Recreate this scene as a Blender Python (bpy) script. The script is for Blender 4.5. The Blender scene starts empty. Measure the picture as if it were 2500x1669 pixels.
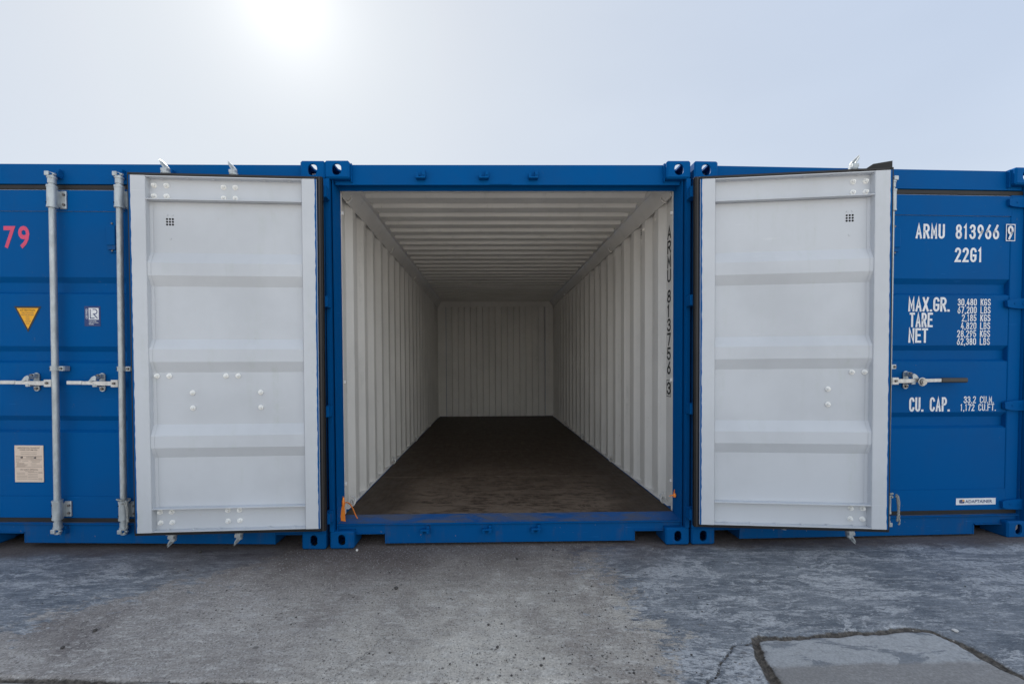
import bpy, bmesh, math, random
import numpy as np
from mathutils import Vector, Matrix
random.seed(7)
S = bpy.context.scene
C = S.collection

# ------------------------------------------------------------------ camera
cam_d = bpy.data.cameras.new('camera'); cam = bpy.data.objects.new('camera', cam_d); C.objects.link(cam)
S.camera = cam
cam_d.sensor_width = 36.0; cam_d.sensor_fit = 'HORIZONTAL'
cam_d.lens = 1034.29 / 2500 * 36
cam_d.shift_x = (1250 - 1208.92) / 2500
cam_d.shift_y = (914.4 - 834.5) / 2500
cam_d.clip_start = 0.05; cam_d.clip_end = 3000
yaw, pitch, roll = 0.0143, -0.0216, -0.0060
fw = Vector((math.sin(yaw)*math.cos(pitch), math.cos(yaw)*math.cos(pitch), math.sin(pitch)))
r0 = Vector((math.cos(yaw), -math.sin(yaw), 0)); u0 = r0.cross(fw)
rr = math.cos(roll)*r0 + math.sin(roll)*u0; uu = -math.sin(roll)*r0 + math.cos(roll)*u0
M = Matrix((rr, uu, -fw)).transposed().to_4x4(); M.translation = Vector((-0.1394, -2.8417, 1.2291))
cam.matrix_world = M

# ------------------------------------------------------------------ sky and sun
REAR_FILL = 1.0
SUN_EL, SUN_AZ = math.radians(37.4), math.radians(-24.87)      # azimuth from +y towards +x
sun_dir = Vector((math.sin(SUN_AZ)*math.cos(SUN_EL), math.cos(SUN_AZ)*math.cos(SUN_EL), math.sin(SUN_EL)))
W = bpy.data.worlds.new('World'); S.world = W; W.use_nodes = True
nt = W.node_tree; nt.nodes.clear()
def wn(t, **k):
    n = nt.nodes.new(t)
    for a, b in k.items(): setattr(n, a, b)
    return n
wo = wn('ShaderNodeOutputWorld'); bg = wn('ShaderNodeBackground')
sky = wn('ShaderNodeTexSky'); sky.sky_type = 'NISHITA'; sky.sun_disc = False
sky.sun_elevation = SUN_EL; sky.sun_rotation = SUN_AZ
sky.altitude = 0; sky.air_density = 1.0; sky.dust_density = 1.5; sky.ozone_density = 1.5
SKY_STRENGTH = 0.08
def lk(a, b): nt.links.new(a, b)
def wmath(op, a, b=None, c=None):
    n = wn('ShaderNodeMath', operation=op)
    for i, v in enumerate((a, b, c)):
        if v is None: continue
        if isinstance(v, (int, float)): n.inputs[i].default_value = v
        else: lk(v, n.inputs[i])
    return n.outputs[0]
def wmix(f, a, b, bt='MIX'):
    n = wn('ShaderNodeMix', data_type='RGBA', blend_type=bt, clamp_factor=False)
    for s_, v in ((0, f), (6, a), (7, b)):
        if hasattr(v, 'links'): lk(v, n.inputs[s_])
        elif isinstance(v, (int, float)): n.inputs[s_].default_value = v
        else: n.inputs[s_].default_value = (*v, 1)
    return n.outputs[2]
# thin bright haze in front of the blue sky: paler near the horizon and towards the sun, with an aureole round the sun
tc = wn('ShaderNodeTexCoord')
dt = wn('ShaderNodeVectorMath', operation='DOT_PRODUCT'); dt.inputs[1].default_value = sun_dir
lk(tc.outputs['Generated'], dt.inputs[0])
sp = wn('ShaderNodeSeparateXYZ'); lk(tc.outputs['Generated'], sp.inputs[0])
ang = wmath('ARCCOSINE', wmath('MINIMUM', dt.outputs['Value'], 0.99999))
elev = wmath('MAXIMUM', sp.outputs['Z'], 0.0)
away = wmath('SMOOTH_MIN', wmath('DIVIDE', ang, 1.35), 1.0, 0.2)
hi = wmix(away, (0.765, 0.80, 0.835), (0.53, 0.66, 0.90))
veil = wmix(wmath('POWER', wmath('SUBTRACT', 1.0, elev), 2.4), hi, (0.80, 0.86, 0.915))
rear = wmath('MULTIPLY', wmath('SMOOTH_MAX', wmath('SUBTRACT', ang, 1.25), 0.0, 0.3), REAR_FILL)
veil = wmix(1.0, veil, wmix(rear, (1, 1, 1), (2.25, 2.05, 1.75)), 'MULTIPLY')  # sky behind the camera brightened and warmed, added fill for the shaded fronts
blue = wmix(1.0, sky.outputs[0], (SKY_STRENGTH,)*3, 'MULTIPLY')
blue = wmix(1.0, blue, (0.85, 0.88, 0.92), 'DARKEN')
cl = wn('ShaderNodeTexNoise'); cl.inputs['Scale'].default_value = 2.2; cl.inputs['Detail'].default_value = 4
mp = wn('ShaderNodeMapping'); mp.inputs['Scale'].default_value = (1, 1, 2.5); lk(tc.outputs['Generated'], mp.inputs[0]); lk(mp.outputs[0], cl.inputs['Vector'])
haze_f = wmath('ADD', 0.80, wmath('MULTIPLY', cl.outputs[0], 0.20))
skyc = wmix(haze_f, blue, veil)
core = wmath('MULTIPLY', 0.46, wmath('EXPONENT', wmath('MULTIPLY', -1.0, wmath('POWER', wmath('DIVIDE', ang, 0.058), 1.0))))
halo = wmath('MULTIPLY', 0.075, wmath('EXPONENT', wmath('MULTIPLY', -1.0, wmath('POWER', wmath('DIVIDE', ang, 0.17), 2.0))))
glow = wmath('ADD', core, halo)
skyc = wmix(1.0, skyc, wmix(glow, (0, 0, 0), (1.0, 0.97, 0.92)), 'ADD')
bg.inputs['Strength'].default_value = 1.0
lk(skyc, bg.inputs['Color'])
lk(bg.outputs[0], wo.inputs['Surface'])
sl = bpy.data.lights.new('sun', 'SUN'); so = bpy.data.objects.new('sun', sl); C.objects.link(so)
sl.energy = 5.0; sl.angle = math.radians(0.6); sl.color = (1.0, 0.93, 0.84)
so.rotation_euler = sun_dir.to_track_quat('Z', 'Y').to_euler(); so.location = (-6, 14, 11)
S.view_settings.view_transform = 'Standard'; S.view_settings.look = 'None'
S.view_settings.exposure = 0.0; S.view_settings.gamma = 1.0
S.cycles.max_bounces = 12; S.cycles.diffuse_bounces = 8

# ------------------------------------------------------------------ materials
def new_mat(name):
    m = bpy.data.materials.new(name); m.use_nodes = True
    t = m.node_tree; t.nodes.clear()
    o = t.nodes.new('ShaderNodeOutputMaterial'); b = t.nodes.new('ShaderNodeBsdfPrincipled')
    t.links.new(b.outputs[0], o.inputs[0])
    return m, t, b
class N:
    """small node helper"""
    def __init__(s, t): s.t = t; s.tc = t.nodes.new('ShaderNodeTexCoord')
    def put(s, sock, v):
        if hasattr(v, 'links'): s.t.links.new(v, sock)
        elif isinstance(v, tuple) and len(v) == 3 and sock.type == 'RGBA': sock.default_value = (*v, 1)
        else: sock.default_value = v
    def vec(s, scale=(1, 1, 1), rot=(0, 0, 0), loc=(0, 0, 0), src=None):
        n = s.t.nodes.new('ShaderNodeMapping'); n.inputs['Scale'].default_value = scale; n.inputs['Rotation'].default_value = rot; n.inputs['Location'].default_value = loc
        s.t.links.new(src or s.tc.outputs['Object'], n.inputs[0]); return n.outputs[0]
    def noise(s, scale, detail=4, rough=0.55, vec=None, dist=0.0, out=0):
        n = s.t.nodes.new('ShaderNodeTexNoise'); n.inputs['Scale'].default_value = scale; n.inputs['Detail'].default_value = detail
        n.inputs['Roughness'].default_value = rough; n.inputs['Distortion'].default_value = dist
        s.t.links.new(vec or s.tc.outputs['Object'], n.inputs['Vector']); return n.outputs[out]
    def voro(s, scale, vec=None, feature='F1', out=0):
        n = s.t.nodes.new('ShaderNodeTexVoronoi'); n.feature = feature; n.inputs['Scale'].default_value = scale
        s.t.links.new(vec or s.tc.outputs['Object'], n.inputs['Vector']); return n.outputs[out]
    def ramp(s, f, a, b):                                        # smooth 0..1 between a and b
        n = s.t.nodes.new('ShaderNodeMapRange'); n.interpolation_type = 'SMOOTHSTEP'
        n.inputs['From Min'].default_value = a; n.inputs['From Max'].default_value = b
        s.t.links.new(f, n.inputs[0]); return n.outputs[0]
    def mix(s, f, a, b, bt='MIX'):
        n = s.t.nodes.new('ShaderNodeMix'); n.data_type = 'RGBA'; n.blend_type = bt
        s.put(n.inputs[0], f); s.put(n.inputs[6], a); s.put(n.inputs[7], b); return n.outputs[2]
    def math(s, op, a, b=0.0):
        n = s.t.nodes.new('ShaderNodeMath'); n.operation = op; s.put(n.inputs[0], a); s.put(n.inputs[1], b); return n.outputs[0]
    def bump(s, h, strength, dist=0.002):
        n = s.t.nodes.new('ShaderNodeBump'); n.inputs['Strength'].default_value = strength; n.inputs['Distance'].default_value = dist
        s.t.links.new(h, n.inputs['Height']); return n.outputs[0]
    def sep(s, v=None):
        n = s.t.nodes.new('ShaderNodeSeparateXYZ'); s.t.links.new(v or s.tc.outputs['Object'], n.inputs[0]); return n.outputs

def paint(name, col, rough, dirt_col, dirt=0.35, chips=0.0, chip_col=(0.2, 0.2, 0.2), wave=0.25, spec=0.5):
    m, t, b = new_mat(name); n = N(t)
    big = n.noise(1.3, 5, 0.6); fine = n.noise(18, 5, 0.65)
    c = n.mix(n.ramp(big, 0.35, 0.7), col, tuple(x*0.88 + 0.004 for x in col))
    streak = n.noise(2.2, 6, 0.65, n.vec((5, 5, 0.5)))
    d = n.math('MULTIPLY', n.math('MULTIPLY', n.ramp(streak, 0.5, 0.78), n.ramp(fine, 0.35, 0.65)), dirt)
    c = n.mix(d, c, dirt_col)
    if chips:
        ch = n.math('MULTIPLY', n.ramp(n.noise(55, 3, 0.5, n.vec((1, 1, 0.6))), 0.70, 0.74), n.ramp(n.noise(3.1, 3), 0.5, 0.62))
        c = n.mix(n.math('MULTIPLY', ch, chips), c, chip_col)
        sc = n.math('MULTIPLY', n.ramp(n.noise(9, 2, 0.5, n.vec((0.6, 1, 14), (0.3, 0.5, 0.2))), 0.715, 0.73), n.ramp(n.noise(2.3, 2), 0.5, 0.65))
        c = n.mix(n.math('MULTIPLY', sc, chips*0.6), c, tuple(min(1, x*2.2 + 0.05) for x in col))
    t.links.new(c, b.inputs['Base Color'])
    t.links.new(n.math('ADD', n.math('MULTIPLY', fine, 0.22), rough - 0.11), b.inputs['Roughness'])
    b.inputs['Specular IOR Level'].default_value = spec
    h = n.math('ADD', n.noise(2.6, 3, 0.5), n.math('MULTIPLY', n.noise(220, 2, 0.5), 0.02))
    t.links.new(n.bump(h, wave, 0.006), b.inputs['Normal'])
    return m
BLUE = paint('blue_paint', (0.0, 0.088, 0.292), 0.5, (0.05, 0.07, 0.10), 0.10, 0.5, (0.10, 0.14, 0.18), spec=0.03)
BLUEW = paint('worn_blue_paint', (0.0, 0.082, 0.268), 0.55, (0.09, 0.075, 0.06), 0.6, 1.0, (0.22, 0.20, 0.18), spec=0.06)
WHITE = paint('white_paint', (0.57, 0.595, 0.63), 0.45, (0.42, 0.47, 0.42), 0.34, 0.25, (0.42, 0.36, 0.30), wave=0.35, spec=0.35)
GREYW = paint('interior_paint', (0.74, 0.72, 0.685), 0.5, (0.28, 0.30, 0.26), 0.30, 0.5, (0.30, 0.24, 0.18), wave=0.3, spec=0.35)
BOLTW = paint('bolt_paint', (0.90, 0.90, 0.87), 0.35, (0.4, 0.36, 0.3), 0.5)

def galv(name, col=(0.52, 0.56, 0.58), rough=0.5, metal=0.55):
    m, t, b = new_mat(name); n = N(t)
    sc_ = t.nodes.new('ShaderNodeSeparateColor'); t.links.new(n.voro(70, n.vec((1, 1, 0.5)), out=1), sc_.inputs[0]); sp_ = sc_.outputs[0]
    c = n.mix(n.ramp(n.noise(30, 4, 0.6, n.vec((1, 1, 0.35))), 0.35, 0.7), col, tuple(x*0.72 for x in col))
    c = n.mix(n.math('MULTIPLY', sp_, 0.22), c, (0.34, 0.38, 0.40))
    c = n.mix(n.math('MULTIPLY', n.ramp(n.noise(7, 5, 0.7), 0.55, 0.75), 0.5), c, (0.62, 0.58, 0.54))
    t.links.new(c, b.inputs['Base Color']); b.inputs['Metallic'].default_value = metal
    t.links.new(n.math('ADD', n.math('MULTIPLY', n.noise(40, 3), 0.25), rough - 0.12), b.inputs['Roughness'])
    t.links.new(n.bump(n.noise(90, 3), 0.15, 0.002), b.inputs['Normal'])
    return m
GALV = galv('galvanised_steel')
ZINC = galv('handle_steel', (0.66, 0.65, 0.63), 0.42, 0.45)

def plain(name, col, rough=0.6, var=0.25, scale=20, metal=0.0, bump=0.1, spec=0.5):
    m, t, b = new_mat(name); n = N(t)
    c = n.mix(n.ramp(n.noise(scale, 5, 0.6), 0.3, 0.75), col, tuple(x*(1-var) for x in col))
    t.links.new(c, b.inputs['Base Color']); b.inputs['Roughness'].default_value = rough; b.inputs['Metallic'].default_value = metal
    b.inputs['Specular IOR Level'].default_value = spec
    if bump: t.links.new(n.bump(n.noise(scale*6, 3), bump, 0.001), b.inputs['Normal'])
    return m
RUBBER = plain('black_rubber', (0.012, 0.011, 0.011), 0.6, 0.4, 9, spec=0.4)
RUBBERL = plain('rubber_lip', (0.024, 0.021, 0.020), 0.55, 0.3, 9)
DARKBOLT = plain('bolt_steel', (0.20, 0.18, 0.17), 0.45, 0.4, 60, 0.6)
HOLE = plain('hole_black', (0.004, 0.004, 0.004), 0.9, 0, 10, bump=0, spec=0.1)
def worn_white():
    m, t, b = new_mat('marking_white'); n = N(t)
    c = n.mix(n.ramp(n.noise(14, 6, 0.7), 0.35, 0.7), (0.80, 0.81, 0.83), (0.66, 0.68, 0.71))
    c = n.mix(n.math('MULTIPLY', n.ramp(n.noise(110, 5, 0.75), 0.60, 0.66), n.ramp(n.noise(7, 3), 0.42, 0.6)), c, (0.10, 0.19, 0.36))
    t.links.new(c, b.inputs['Base Color']); b.inputs['Roughness'].default_value = 0.55; b.inputs['Specular IOR Level'].default_value = 0.3
    return m
TXTW = worn_white()
TXTK = plain('marking_black', (0.012, 0.012, 0.013), 0.5, 0.1, 25, bump=0)
TXTG = plain('plate_print', (0.16, 0.12, 0.10), 0.6, 0.1, 25, bump=0)
PINK = plain('marking_pink', (0.66, 0.055, 0.14), 0.5, 0.12, 25, bump=0)
YELLOW = plain('sticker_yellow', (0.85, 0.40, 0.0), 0.45, 0.05, 15, bump=0)
ORANGEP = plain('sticker_orange', (0.75, 0.33, 0.05), 0.45, 0.05, 15, bump=0)
NAVY = plain('sticker_navy', (0.006, 0.03, 0.15), 0.45, 0.1, 15, bump=0)
CREAM = plain('plate_cream', (0.70, 0.56, 0.45), 0.5, 0.08, 10, bump=0)
ORANGE = plain('orange_plastic', (1.0, 0.28, 0.03), 0.4, 0.12, 30, spec=0.5)
ROPE = plain('rope_fibre', (0.42, 0.43, 0.41), 0.9, 0.5, 120, bump=0.5)
STONE = plain('stone', (0.085, 0.078, 0.072), 0.9, 0.5, 60, bump=0.4)
STONEW = plain('white_stone', (0.68, 0.66, 0.63), 0.85, 0.25, 60, bump=0.4)
GRIP = plain('black_grip', (0.010, 0.010, 0.011), 0.35, 0.3, 30)

def floor_mat():
    m, t, b = new_mat('dark_plywood'); n = N(t); X, Y, Z = n.sep()
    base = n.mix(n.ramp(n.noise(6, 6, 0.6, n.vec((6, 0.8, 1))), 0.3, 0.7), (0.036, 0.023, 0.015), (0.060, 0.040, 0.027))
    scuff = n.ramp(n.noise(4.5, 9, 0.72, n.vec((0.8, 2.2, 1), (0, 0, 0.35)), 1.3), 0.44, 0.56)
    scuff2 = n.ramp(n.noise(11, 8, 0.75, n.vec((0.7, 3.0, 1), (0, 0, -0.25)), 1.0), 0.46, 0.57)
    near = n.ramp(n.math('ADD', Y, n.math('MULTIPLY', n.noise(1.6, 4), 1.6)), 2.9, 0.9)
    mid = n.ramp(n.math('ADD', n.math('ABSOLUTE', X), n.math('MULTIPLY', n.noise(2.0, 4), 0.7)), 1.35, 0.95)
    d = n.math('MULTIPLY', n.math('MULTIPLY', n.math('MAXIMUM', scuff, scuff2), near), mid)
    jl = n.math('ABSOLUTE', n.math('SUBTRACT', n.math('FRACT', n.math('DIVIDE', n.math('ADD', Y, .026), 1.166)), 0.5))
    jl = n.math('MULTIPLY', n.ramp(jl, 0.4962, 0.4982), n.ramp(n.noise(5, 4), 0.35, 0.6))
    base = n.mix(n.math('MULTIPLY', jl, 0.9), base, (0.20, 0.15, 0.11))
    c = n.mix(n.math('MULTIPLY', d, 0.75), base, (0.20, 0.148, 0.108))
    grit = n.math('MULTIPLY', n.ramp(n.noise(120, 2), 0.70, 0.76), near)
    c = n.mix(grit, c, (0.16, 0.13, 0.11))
    t.links.new(c, b.inputs['Base Color'])
    t.links.new(n.math('ADD', n.math('MULTIPLY', n.noise(14, 6), 0.35), 0.42), b.inputs['Roughness'])
    b.inputs['Specular IOR Level'].default_value = 0.3
    t.links.new(n.bump(n.math('ADD', n.noise(40, 5), n.math('MULTIPLY', d, 0.4)), 0.25, 0.003), b.inputs['Normal'])
    return m
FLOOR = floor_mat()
def sill_mat():
    m, t, b = new_mat('scuffed_blue_threshold'); n = N(t)
    wear = n.ramp(n.noise(3.2, 8, 0.7, n.vec((1.2, 4, 1)), 0.8), 0.42, 0.62)
    c = n.mix(n.math('MULTIPLY', wear, 0.75), (0.004, 0.070, 0.23), (0.085, 0.082, 0.085))
    c = n.mix(n.ramp(n.noise(60, 3), 0.66, 0.74), c, (0.17, 0.145, 0.12))
    t.links.new(c, b.inputs['Base Color']); t.links.new(n.math('ADD', n.math('MULTIPLY', wear, 0.2), 0.45), b.inputs['Roughness'])
    t.links.new(n.bump(n.noise(50, 4), 0.2, 0.002), b.inputs['Normal'])
    return m
THRESH = sill_mat()

def ground_mat():
    m, t, b = new_mat('worn_concrete'); n = N(t); X, Y, Z = n.sep()
    wob = n.math('MULTIPLY', n.math('SUBTRACT', n.noise(1.7, 8, 0.68), 0.5), 2.0)
    # rough exposed-aggregate concrete in the middle
    base = n.mix(n.ramp(n.noise(1.1, 6, 0.6), 0.32, 0.68), (0.60, 0.55, 0.475), (0.37, 0.335, 0.295))
    base = n.mix(n.ramp(n.noise(7, 9, 0.75, n.vec((1, 2.2, 1), (0, 0, 0.5))), 0.48, 0.70), base, (0.68, 0.64, 0.575))
    base = n.mix(n.math('MULTIPLY', n.ramp(n.noise(0.9, 7, 0.68, n.vec((1, 1, 1), loc=(3.3, 1.7, 0))), 0.48, 0.62), 0.7), base, (0.235, 0.200, 0.178))
    base = n.mix(n.math('MULTIPLY', n.ramp(n.noise(16, 9, 0.8), 0.50, 0.66), 0.45), base, (0.215, 0.198, 0.185))
    base = n.mix(n.math('MULTIPLY', n.ramp(n.math('ADD', X, wob), -0.2, -1.5), 0.75), base, n.mix(1.0, base, (0.62, 0.62, 0.67), 'MULTIPLY'))
    # smooth slate-blue trowelled skin, left and right of it, flaking in streaks
    right = n.ramp(n.math('ADD', X, wob), 0.05, 1.15)
    left = n.ramp(n.math('ADD', n.math('ADD', X, n.math('MULTIPLY', Y, -1.15)), wob), -0.75, -2.05)
    skin = n.math('MAXIMUM', right, left)
    fine = n.noise(38, 8, 0.8, n.vec((0.8, 1.8, 1), (0, 0, 0.4)))
    slate = n.mix(n.ramp(n.noise(2.4, 9, 0.72, n.vec((0.8, 2.0, 1), (0, 0, 0.45))), 0.34, 0.64), (0.105, 0.122, 0.143), (0.225, 0.240, 0.258))
    slate = n.mix(n.math('MULTIPLY', n.ramp(n.noise(9, 10, 0.78, n.vec((0.5, 2.6, 1), (0, 0, 0.35)), 0.4), 0.45, 0.66), 0.6), slate, (0.325, 0.338, 0.350))
    slate = n.mix(n.math('MULTIPLY', n.ramp(n.noise(5, 8, 0.7, n.vec((0.7, 2.2, 1), (0, 0, 0.2))), 0.52, 0.7), 0.5), slate, (0.085, 0.098, 0.115))
    side = n.ramp(X, -0.4, 0.3)
    def both(sc, det, ro, a, b_, di):
        p = n.noise(sc, det, ro, n.vec((a, b_, 1), (0, 0, 0.75)), di); q = n.noise(sc, det, ro, n.vec((a, b_, 1), (0, 0, -0.62), (2.3, 0.7, 0)), di)
        return n.math('ADD', n.math('MULTIPLY', p, n.math('SUBTRACT', 1.0, side)), n.math('MULTIPLY', q, side))
    fl1 = both(2.6, 14, 0.74, 0.75, 1.9, 0.7); fl2 = both(8.5, 12, 0.80, 0.5, 2.4, 0.5)
    gate = n.ramp(n.noise(1.5, 5, 0.65, n.vec((1, 1, 1), loc=(1.1, 4.2, 0))), 0.38, 0.56)
    fl = n.math('MAXIMUM', n.ramp(fl1, 0.530, 0.552), n.math('MULTIPLY', n.ramp(fl2, 0.530, 0.552), n.math('MULTIPLY', gate, 0.9)))
    fl = n.math('MULTIPLY', fl, n.ramp(fine, 0.42, 0.50))
    fl3 = n.math('MULTIPLY', n.ramp(both(24, 9, 0.82, 0.55, 1.9, 0.3), 0.535, 0.552), n.ramp(n.noise(3.2, 7, 0.7, n.vec((1, 1, 1), loc=(7, 3, 0))), 0.40, 0.56))
    fl = n.math('MAXIMUM', fl, n.math('MULTIPLY', fl3, 0.8))
    dk3 = n.math('MULTIPLY', n.ramp(both(17, 9, 0.82, 0.6, 2.0, 0.3), 0.470, 0.452), n.ramp(n.noise(2.6, 7, 0.7, n.vec((1, 1, 1), loc=(2, 9, 0))), 0.44, 0.56))
    slate = n.mix(n.math('MULTIPLY', fl, 0.9), slate, (0.50, 0.505, 0.51))
    slate = n.mix(n.math('MULTIPLY', dk3, 0.6), slate, (0.080, 0.094, 0.112))
    base = n.mix(n.math('MULTIPLY', dk3, 0.38), base, (0.20, 0.178, 0.160))
    base = n.mix(n.math('MULTIPLY', fl3, 0.45), base, (0.66, 0.63, 0.58))
    edge = n.ramp(n.math('ADD', skin, n.math('MULTIPLY', n.math('SUBTRACT', n.noise(11, 14, 0.82, n.vec((0.8, 1.7, 1), (0, 0, 0.4))), 0.5), 2.6)), 0.44, 0.54)
    c = n.mix(edge, base, slate)
    # long thin drag scratches
    s1 = n.ramp(n.noise(3, 4, 0.5, n.vec((0.35, 26, 1), (0, 0, 0.42)), 0.4), 0.66, 0.70)
    s2 = n.ramp(n.noise(3, 4, 0.5, n.vec((0.4, 30, 1), (0, 0, -0.30)), 0.4), 0.68, 0.72)
    c = n.mix(n.math('MULTIPLY', n.math('MAXIMUM', s1, s2), n.math('MULTIPLY', edge, 0.55)), c, (0.52, 0.53, 0.53))
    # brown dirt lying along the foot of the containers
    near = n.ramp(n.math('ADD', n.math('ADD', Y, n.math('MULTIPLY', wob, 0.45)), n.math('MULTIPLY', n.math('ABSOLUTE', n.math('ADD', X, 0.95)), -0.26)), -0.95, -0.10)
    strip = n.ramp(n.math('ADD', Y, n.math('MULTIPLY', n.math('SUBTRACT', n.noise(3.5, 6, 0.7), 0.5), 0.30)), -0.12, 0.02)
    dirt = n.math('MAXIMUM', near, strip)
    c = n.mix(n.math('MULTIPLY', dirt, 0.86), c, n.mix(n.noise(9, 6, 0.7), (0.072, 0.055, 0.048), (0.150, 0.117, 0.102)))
    # sand and aggregate specks
    agg = n.voro(150, out=1); dist = n.voro(150)
    cs = t.nodes.new('ShaderNodeSeparateColor'); t.links.new(agg, cs.inputs[0])
    dark = n.math('MULTIPLY', n.ramp(cs.outputs[0], 0.80, 0.84), n.ramp(dist, 0.55, 0.30))
    lite = n.math('MULTIPLY', n.ramp(cs.outputs[1], 0.84, 0.88), n.ramp(dist, 0.50, 0.28))
    amt = n.math('SUBTRACT', 0.62, n.math('MULTIPLY', edge, 0.45))
    c = n.mix(n.math('MULTIPLY', dark, amt), c, (0.060, 0.055, 0.052))
    c = n.mix(n.math('MULTIPLY', lite, amt), c, (0.62, 0.60, 0.56))
    grain = n.noise(420, 3, 0.7)
    c = n.mix(n.math('MULTIPLY', n.ramp(grain, 0.40, 0.70), 0.28), c, n.mix(1.0, c, (1.7, 1.7, 1.7), 'MULTIPLY'))
    # dark oil spots
    ov = n.voro(3.1, n.vec((1, 1.4, 1)), out=0)
    c = n.mix(n.math('MULTIPLY', n.ramp(n.math('ADD', ov, n.math('MULTIPLY', n.noise(30, 4), 0.05)), 0.085, 0.060), 0.55), c, (0.06, 0.052, 0.048))
    g2 = n.noise(95, 3, 0.75); g3 = n.voro(46, out=0); gc = t.nodes.new('ShaderNodeSeparateColor'); t.links.new(n.voro(46, out=1), gc.inputs[0])
    c = n.mix(n.math('MULTIPLY', n.ramp(g2, 0.58, 0.40), 0.42), c, n.mix(1.0, c, (0.50, 0.49, 0.48), 'MULTIPLY'))
    c = n.mix(n.math('MULTIPLY', n.ramp(g2, 0.56, 0.72), 0.34), c, n.mix(1.0, c, (1.55, 1.55, 1.55), 'MULTIPLY'))
    c = n.mix(n.math('MULTIPLY', n.math('MULTIPLY', n.ramp(gc.outputs[2], 0.90, 0.93), n.math('MULTIPLY', n.ramp(g3, 0.36, 0.20), n.ramp(n.noise(1.9, 6, 0.7, n.vec((1, 1, 1), loc=(5, 2, 0))), 0.46, 0.62))), 0.75), c, (0.075, 0.066, 0.060))
    far = n.ramp(n.math('ADD', n.math('MULTIPLY', Y, -1.0), n.math('MULTIPLY', n.noise(0.9, 5), 0.5)), 2.9, 3.7)  # unseen ground behind the camera, made paler to bounce warm light forward
    c = n.mix(far, c, n.mix(n.ramp(n.noise(0.6, 8, 0.7), 0.35, 0.65), (0.65, 0.585, 0.50), (0.56, 0.51, 0.445)))
    # dirt packed in the joints and cracks (painted on the mesh where the grooves are)
    at = t.nodes.new('ShaderNodeAttribute'); at.attribute_name = 'groove'
    g = n.ramp(n.math('ADD', at.outputs['Fac'], n.math('MULTIPLY', n.math('SUBTRACT', n.noise(45, 6, 0.75), 0.5), 0.75)), 0.30, 0.62)
    c = n.mix(g, c, n.mix(n.ramp(n.noise(60, 5, 0.7), 0.35, 0.68), (0.045, 0.038, 0.031), (0.165, 0.140, 0.112)))
    # the paler, cleaner cast inside the joint
    pa = t.nodes.new('ShaderNodeAttribute'); pa.attribute_name = 'patch'
    pf = n.math('MULTIPLY', n.ramp(n.math('ADD', pa.outputs['Fac'], n.math('MULTIPLY', n.math('SUBTRACT', n.noise(6, 8, 0.7), 0.5), 0.5)), 0.4, 0.6), n.math('SUBTRACT', 1.0, g))
    pcol = n.mix(n.ramp(n.noise(4, 12, 0.76, n.vec((0.8, 2.0, 1), (0, 0, 0.3)), 0.8), 0.53, 0.56), (0.47, 0.47, 0.465), (0.23, 0.243, 0.258))
    pcol = n.mix(n.math('MULTIPLY', n.ramp(n.noise(22, 8, 0.8), 0.50, 0.62), 0.5), pcol, (0.30, 0.295, 0.29))
    pcol = n.mix(n.ramp(n.math('ADD', Y, n.math('MULTIPLY', n.noise(8, 6, 0.7), 0.07)), -1.110, -1.140), pcol, (0.31, 0.29, 0.27))
    pcol = n.mix(n.math('MULTIPLY', n.ramp(g2, 0.58, 0.42), 0.35), pcol, n.mix(1.0, pcol, (0.5, 0.5, 0.5), 'MULTIPLY'))
    c = n.mix(n.math('MULTIPLY', pf, 0.85), c, pcol)
    t.links.new(c, b.inputs['Base Color'])
    ro = n.math('SUBTRACT', 0.88, n.math('MULTIPLY', edge, 0.28))
    t.links.new(n.math('ADD', ro, n.math('MULTIPLY', n.math('SUBTRACT', fine, 0.5), 0.2)), b.inputs['Roughness'])
    b.inputs['Specular IOR Level'].default_value = 0.35
    h = n.math('ADD', n.math('MULTIPLY', n.noise(160, 5, 0.7), n.math('SUBTRACT', 0.55, n.math('MULTIPLY', edge, 0.4))), n.math('ADD', n.math('MULTIPLY', fl, 0.25), n.math('MULTIPLY', n.noise(24, 6, 0.7), 0.5)))
    t.links.new(n.bump(h, 0.55, 0.004), b.inputs['Normal'])
    return m
CONCRETE = ground_mat()

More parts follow.
